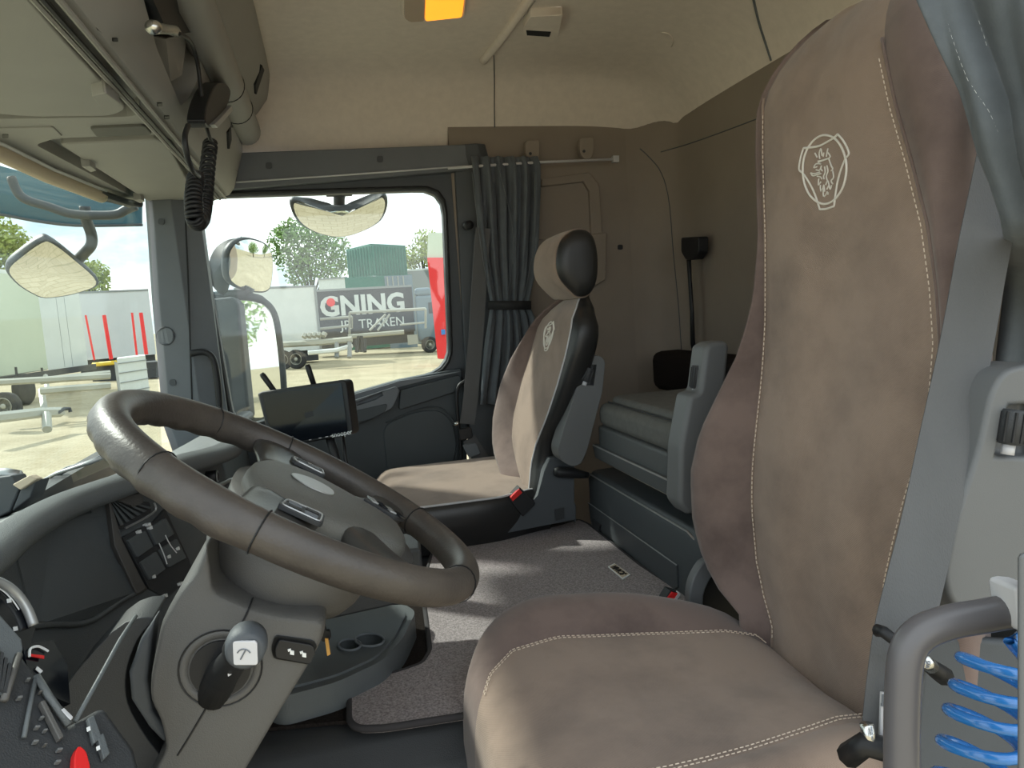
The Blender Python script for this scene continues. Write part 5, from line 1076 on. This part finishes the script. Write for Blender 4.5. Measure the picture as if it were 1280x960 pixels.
# bare chassis trailer
t = thing('chassis_trailer', 'bare silver chassis trailer with white wheels in the sandy yard', 'trailer', onG(380, 452))
MB().tube([P(330, 432, 38), P(400, 428, 38), P(440, 424, 38)], .16, 6).build('main_beam', O['steel'], t)
MB().tube([P(385, 441, 37), P(420, 438, 37.5), P(440, 432, 38)], .12, 6).build('side_guard', O['white'], t)
for px_x in (369, 352): w_ = onG(px_x, 452); w_ = P(px_x, 441, 38); wheel_at(t, V((w_.x, w_.y, gz(w_.x) + .5)), -FW, .5)
for px_x in (421, 437): MB().tube([P(px_x, 427, 38), P(px_x, 447, 37.5)], .12, 6).build('support_leg', O['grey'], t)
for k in range(5): q = P(380 + 6 * k, 422 - k * .4, 38); MB().tube([q, q + V((.1, .1, .16))], .15, 6).build('lashing', O['steel'], t)
# black lettered trailer and its truck
a, b, z0, z1 = wall_quad(392, 48, 520, 51, 364, 424)
t = thing('lettered_trailer', 'black curtain trailer with big white lettering', 'trailer', V((a.x, a.y, gz(a.x))))
m_, d, n = vbox(a, b, z0, z1, 2.5); m_.build('curtain_side', O['dark'], t)
m_, _, _ = vbox(a - n * .04, b - n * .04, z1 - .06, z1 + .08, 2.5); m_.build('roof_rail', O['grey'], t)
m_, _, _ = vbox(a + n * .3, b + n * .3, gz(a.x) + .5, z0, 1.8); m_.build('chassis', O['dark'], t)
lw = (b - a).length; q = a.lerp(b, .50); zc = P(452, 382, 49.5).z
tw = text_mesh('lettering', 'GNING', 1.75, O['white'], frame(V((q.x, q.y, zc)) - n * .05, d, -n), t, .02, .06, 'CENTER', .0)
q = a.lerp(b, .58); text_mesh('lettering', 'JR  TRAREN', .85, O['white'], frame(V((q.x, q.y, P(470, 404, 50).z)) - n * .05, d, -n), t, .02, .0, 'CENTER')
q = P(413, 378, 48); MB().tube([q - n * .1, q - n * .14], .28, 10).build('red_mark', O['red'], t)
for px_x, px_y in ((456, 440), (446, 440)): MB().tube([P(px_x, 424, 47.5), P(px_x, px_y, 47.2)], .12, 6).build('support_leg', O['dark'], t)
tL = t; t = thing('parked_truck', 'blue grey truck parked at the end of the black trailer', 'truck', onG(537, 437))
e0, e1_, z4, z5 = wall_quad(523, 50.2, 558, 51, 360, 428); m_, _, _ = vbox(e0, e1_, z4, z5 - .5, 2.3); m_.build('cab', O['blue'], t, bevel=.2)
m_, _, _ = vbox(e0, e0.lerp(e1_, .6), z5 - .55, z5, 2.0); m_.build('roof_fairing', O['blue'], t, bevel=.2)
m_, _, _ = vbox(e0.lerp(e1_, .45) - n * .03, e0.lerp(e1_, .9) - n * .03, P(535, 392, 50).z, P(535, 378, 50).z, .1); m_.build('cab_window', O['dark'], t)
w_ = P(537, 428, 50); wheel_at(t, V((w_.x, w_.y, gz(w_.x) + .55)) - n * .1, -n, .55)
a_, b_, z6, z7 = wall_quad(510, 49.4, 523, 49.6, 419, 431); m_, _, _ = vbox(a_, b_, z6, z7, .5); m_.build('tank', O['steel'], tL)
# car transporter frame in front of it
t = thing('transporter_frame', 'silver ramped transporter frame in front of the black trailer', 'trailer', onG(450, 447))
for x1, y1, x2, y2, rr in ((437, 391, 532, 386, .09), (435, 421, 505, 415, .14), (462, 413, 482, 393, .07), (472, 413, 487, 393, .07), (500, 406, 533, 403, .06), (437, 391, 437, 421, .07), (532, 386, 532, 410, .07), (400, 399, 440, 396, .08), (400, 411, 440, 407, .08), (440, 396, 440, 410, .06)):
    MB().tube([P(x1, y1, 44), P(x2, y2, 44.5)], rr, 6).build('beam', O['steel'], t)
for px_x, px_y in ((452, 440), (448, 440)): MB().tube([P(px_x, 420, 44), P(px_x, px_y, 44)], .09, 6).build('support_leg', O['dark'], t)
# containers
def corrug(a, b, z0, z1, th, nrib, mt, par, n):
    m_, d, _ = vbox(a, b, z0, z1, th); m_.build('body', mt, par); L_ = (b - a).length; r_ = MB()
    for k in range(nrib):
        q = a.lerp(b, (k + .5) / nrib); r_.box(q + V((0, 0, (z0 + z1) / 2)) - n * .03, (.12 * abs(d.x) + .05, .12 * abs(d.y) + .05, (z1 - z0) * .92))
    r_.build('corrugation', mt, par)
a, b, z0, z1 = wall_quad(436, 62, 467, 58.5, 313, 350); t = thing('shipping_container', 'dark green corrugated shipping container stacked on top', 'container', V((a.x, a.y, z0)))
nn_ = V((-(b - a).y, (b - a).x, 0)).normalized(); nn_ = nn_ if nn_.dot(FW) > 0 else -nn_
corrug(a, b, z0, z1, .1, 9, O['green'], t, nn_)
e = P(510, 347, 62); e = V((e.x, e.y, 0)); n3 = V((-(e - b).y, (e - b).x, 0)).normalized(); n3 = n3 if n3.dot(FW) > 0 else -n3
corrug(b, e, z0, z1, .1, 12, O['green'], t, n3)
MB().loft([[V((p.x, p.y, z)) for p in (a, b, e, a + e - b)] for z in (z1 - .02, z1 + .06)]).build('roof', O['green'], t)
t2 = thing('shipping_container', 'lower green container under the stacked one', 'container', V((a.x, a.y, gz(a.x))))
a, b, z0_, z1_ = wall_quad(432, 58, 516, 60, 350, 362); m_, _, nn2 = vbox(a, b, gz(a.x), z0 - .01, 2.4); m_.build('body', O['green'], t2)
m_, _, _ = vbox(a.lerp(b, .58) - nn2 * .1, b - nn2 * .1, gz(b.x), z0 - .05, .05); m_.build('door_end', O['blue'], t2)
for k in range(4): q = a.lerp(b, .62 + k * .08); MB().tube([V((q.x, q.y, z0 - 1.9)) - nn2 * .15, V((q.x, q.y, z0 - .1)) - nn2 * .15], .05, 6).build('lock_rod', O['steel'], t2)
a, b, z0, z1 = wall_quad(508, 66, 560, 66, 338, 372); t = thing('storage_container', 'pale grey container standing behind the red mast', 'container', V((a.x, a.y, gz(a.x)))); m_, _, n_ = vbox(a, b, gz(a.x), z1, 2.5); m_.build('body', O['grey'], t)
m_, _, _ = vbox(a - n_ * .02, b - n_ * .02, z1 - .1, z1 + .05, 2.5); m_.build('roof_rail', O['white'], t)
a, b, z0, z1 = wall_quad(400, 70, 437, 70, 350, 372); t = thing('site_cabin', 'low white site cabin roof behind the trees', 'cabin', V((a.x, a.y, gz(a.x)))); m_, _, n_ = vbox(a, b, gz(a.x), z1, 2.5); m_.build('body', O['white'], t)
m_, _, _ = vbox(a - n_ * .1, b - n_ * .1, z1, z1 + .12, 2.7); m_.build('roof', O['grey'], t)
# red mast
t = thing('red_column', 'tall bright red steel column standing in the yard', 'column', P(552, 448, 36))
A = [P(534, 322, 36), P(562, 322, 36)]; B = [P(547, 448, 36), P(566, 448, 36)]
MB().loft([[p, q, q + FW * 1.0, p + FW * 1.0] for p, q in (B, A)]).build('shaft', O['red'], t)
MB().loft([[p, q, q + FW * 1.0, p + FW * 1.0] for p, q in ([P(534, 322, 36.2), P(560, 322, 36.2)], [P(535, 291, 36.2), P(560, 291, 36.2)])]).build('pale_top', O['cream'], t)
MB().box(P(554, 415, 35.9), (.2, .05, .25)).build('blue_tag', M['bluehose'], t)
# trees
def tree(name, label, base, trunk_h, blobs, nleaf, ls, mt, grp='trees beyond the yard', seed=1):
    rg = random.Random(seed); t = thing(name, label, 'tree', base, grp); base = V(base)
    top = sum((V(b[0]) for b in blobs), V((0, 0, 0))) / len(blobs)
    MB().tube([base, base.lerp(top, .5) + V((.2, 0, 0)), top], [.35, .22, .08], 8).build('trunk', O['bark'], t, smooth=True)
    bm_ = MB()
    for c, r, in blobs: bm_.tube([base.lerp(top, .45), (base.lerp(top, .6) + V(c)) / 2, V(c)], [.12, .08, .03], 5)
    bm_.build('branches', O['bark'], t)
    vs_, fs_ = [], []; tot = sum(r ** 2 for c, r in blobs)
    for c, r in blobs:
        for _ in range(int(nleaf * r * r / tot)):
            u = V((rg.gauss(0, 1), rg.gauss(0, 1), rg.gauss(0, 1))).normalized() * (r * rg.random() ** .4); p = V(c) + V((u.x, u.y, u.z * .85))
            x = V((rg.gauss(0, 1), rg.gauss(0, 1), rg.gauss(0, 1))).normalized(); y = x.orthogonal().normalized(); s = ls * (.6 + .8 * rg.random()); n_ = len(vs_)
            vs_ += [p - x * s, p + y * s * .5, p + x * s, p - y * s * .5]; fs_.append((n_, n_ + 1, n_ + 2, n_ + 3))
    MB().add(vs_, fs_).build('foliage', mt, t, kind='stuff', fix=False)
def bl(*l): return [(P(x, y, d), r) for x, y, d, r in l]
def gd_(p): return V((p.x, p.y, gz(p.x)))
tree('broadleaf_tree', 'large loose green tree rising behind the white box trailer', gd_(P(392, 400, 76)), 6, bl((355, 300, 76, 1.7), (368, 288, 78, 1.7), (385, 300, 76, 2.0), (402, 296, 77, 1.8), (418, 310, 76, 1.7), (426, 330, 77, 1.4), (365, 325, 76, 1.8), (390, 328, 76, 2.0), (410, 338, 76, 1.7), (375, 345, 76, 1.6), (350, 318, 77, 1.1), (356, 288, 77, 1.1)), 3600, .22, O['leaf'], seed=2)
tree('broadleaf_tree', 'pale thin tree behind the red column', gd_(P(528, 380, 80)), 5, bl((522, 318, 80, 1.6), (532, 300, 81, 1.5), (514, 328, 80, 1.0), (540, 322, 80, 1.3)), 900, .24, O['leaf2'], seed=3)
tree('broadleaf_tree', 'yellow green tree above the curtain trailer roof', gd_(P(10, 400, 48)), 5, bl((5, 300, 48, 1.5), (20, 310, 48, 1.3), (-15, 290, 49, 1.7), (38, 318, 48, .9), (8, 325, 48, 1.4), (30, 330, 48, 1.2), (-10, 320, 48, 1.6)), 2600, .16, O['leaf2'], seed=4)
tree('broadleaf_tree', 'small green tree showing beside the front mirror', gd_(P(112, 400, 56)), 5, bl((118, 340, 56, 1.1), (122, 352, 56, 1.0), (104, 335, 57, 1.0), (112, 358, 56, 1.2), (98, 350, 56, 1.2), (85, 340, 56, 1.4)), 1800, .17, O['leaf2'], seed=5)
# trees and parked vehicles behind the truck (seen in the side mirrors)
for k, (x, y, r) in enumerate(((36, 2.2, 2.9), (35, 10, 3.1), (36, 18, 2.9), (37, 26, 3.1), (38, 34, 2.9))):
    g0 = V((x, y, gz(x)))
    tree('roadside_tree', 'leafy green tree standing in a row behind the truck', g0, 4, [(g0 + V((0, 0, r * 1.6)), r), (g0 + V((r * .3, r * .3, r * 2.2)), r * .7), (g0 + V((0, -r * .3, r * 1.2)), r * .7)], 3000, .19, O['leaf'], 'trees in a row behind the truck', 20 + k)
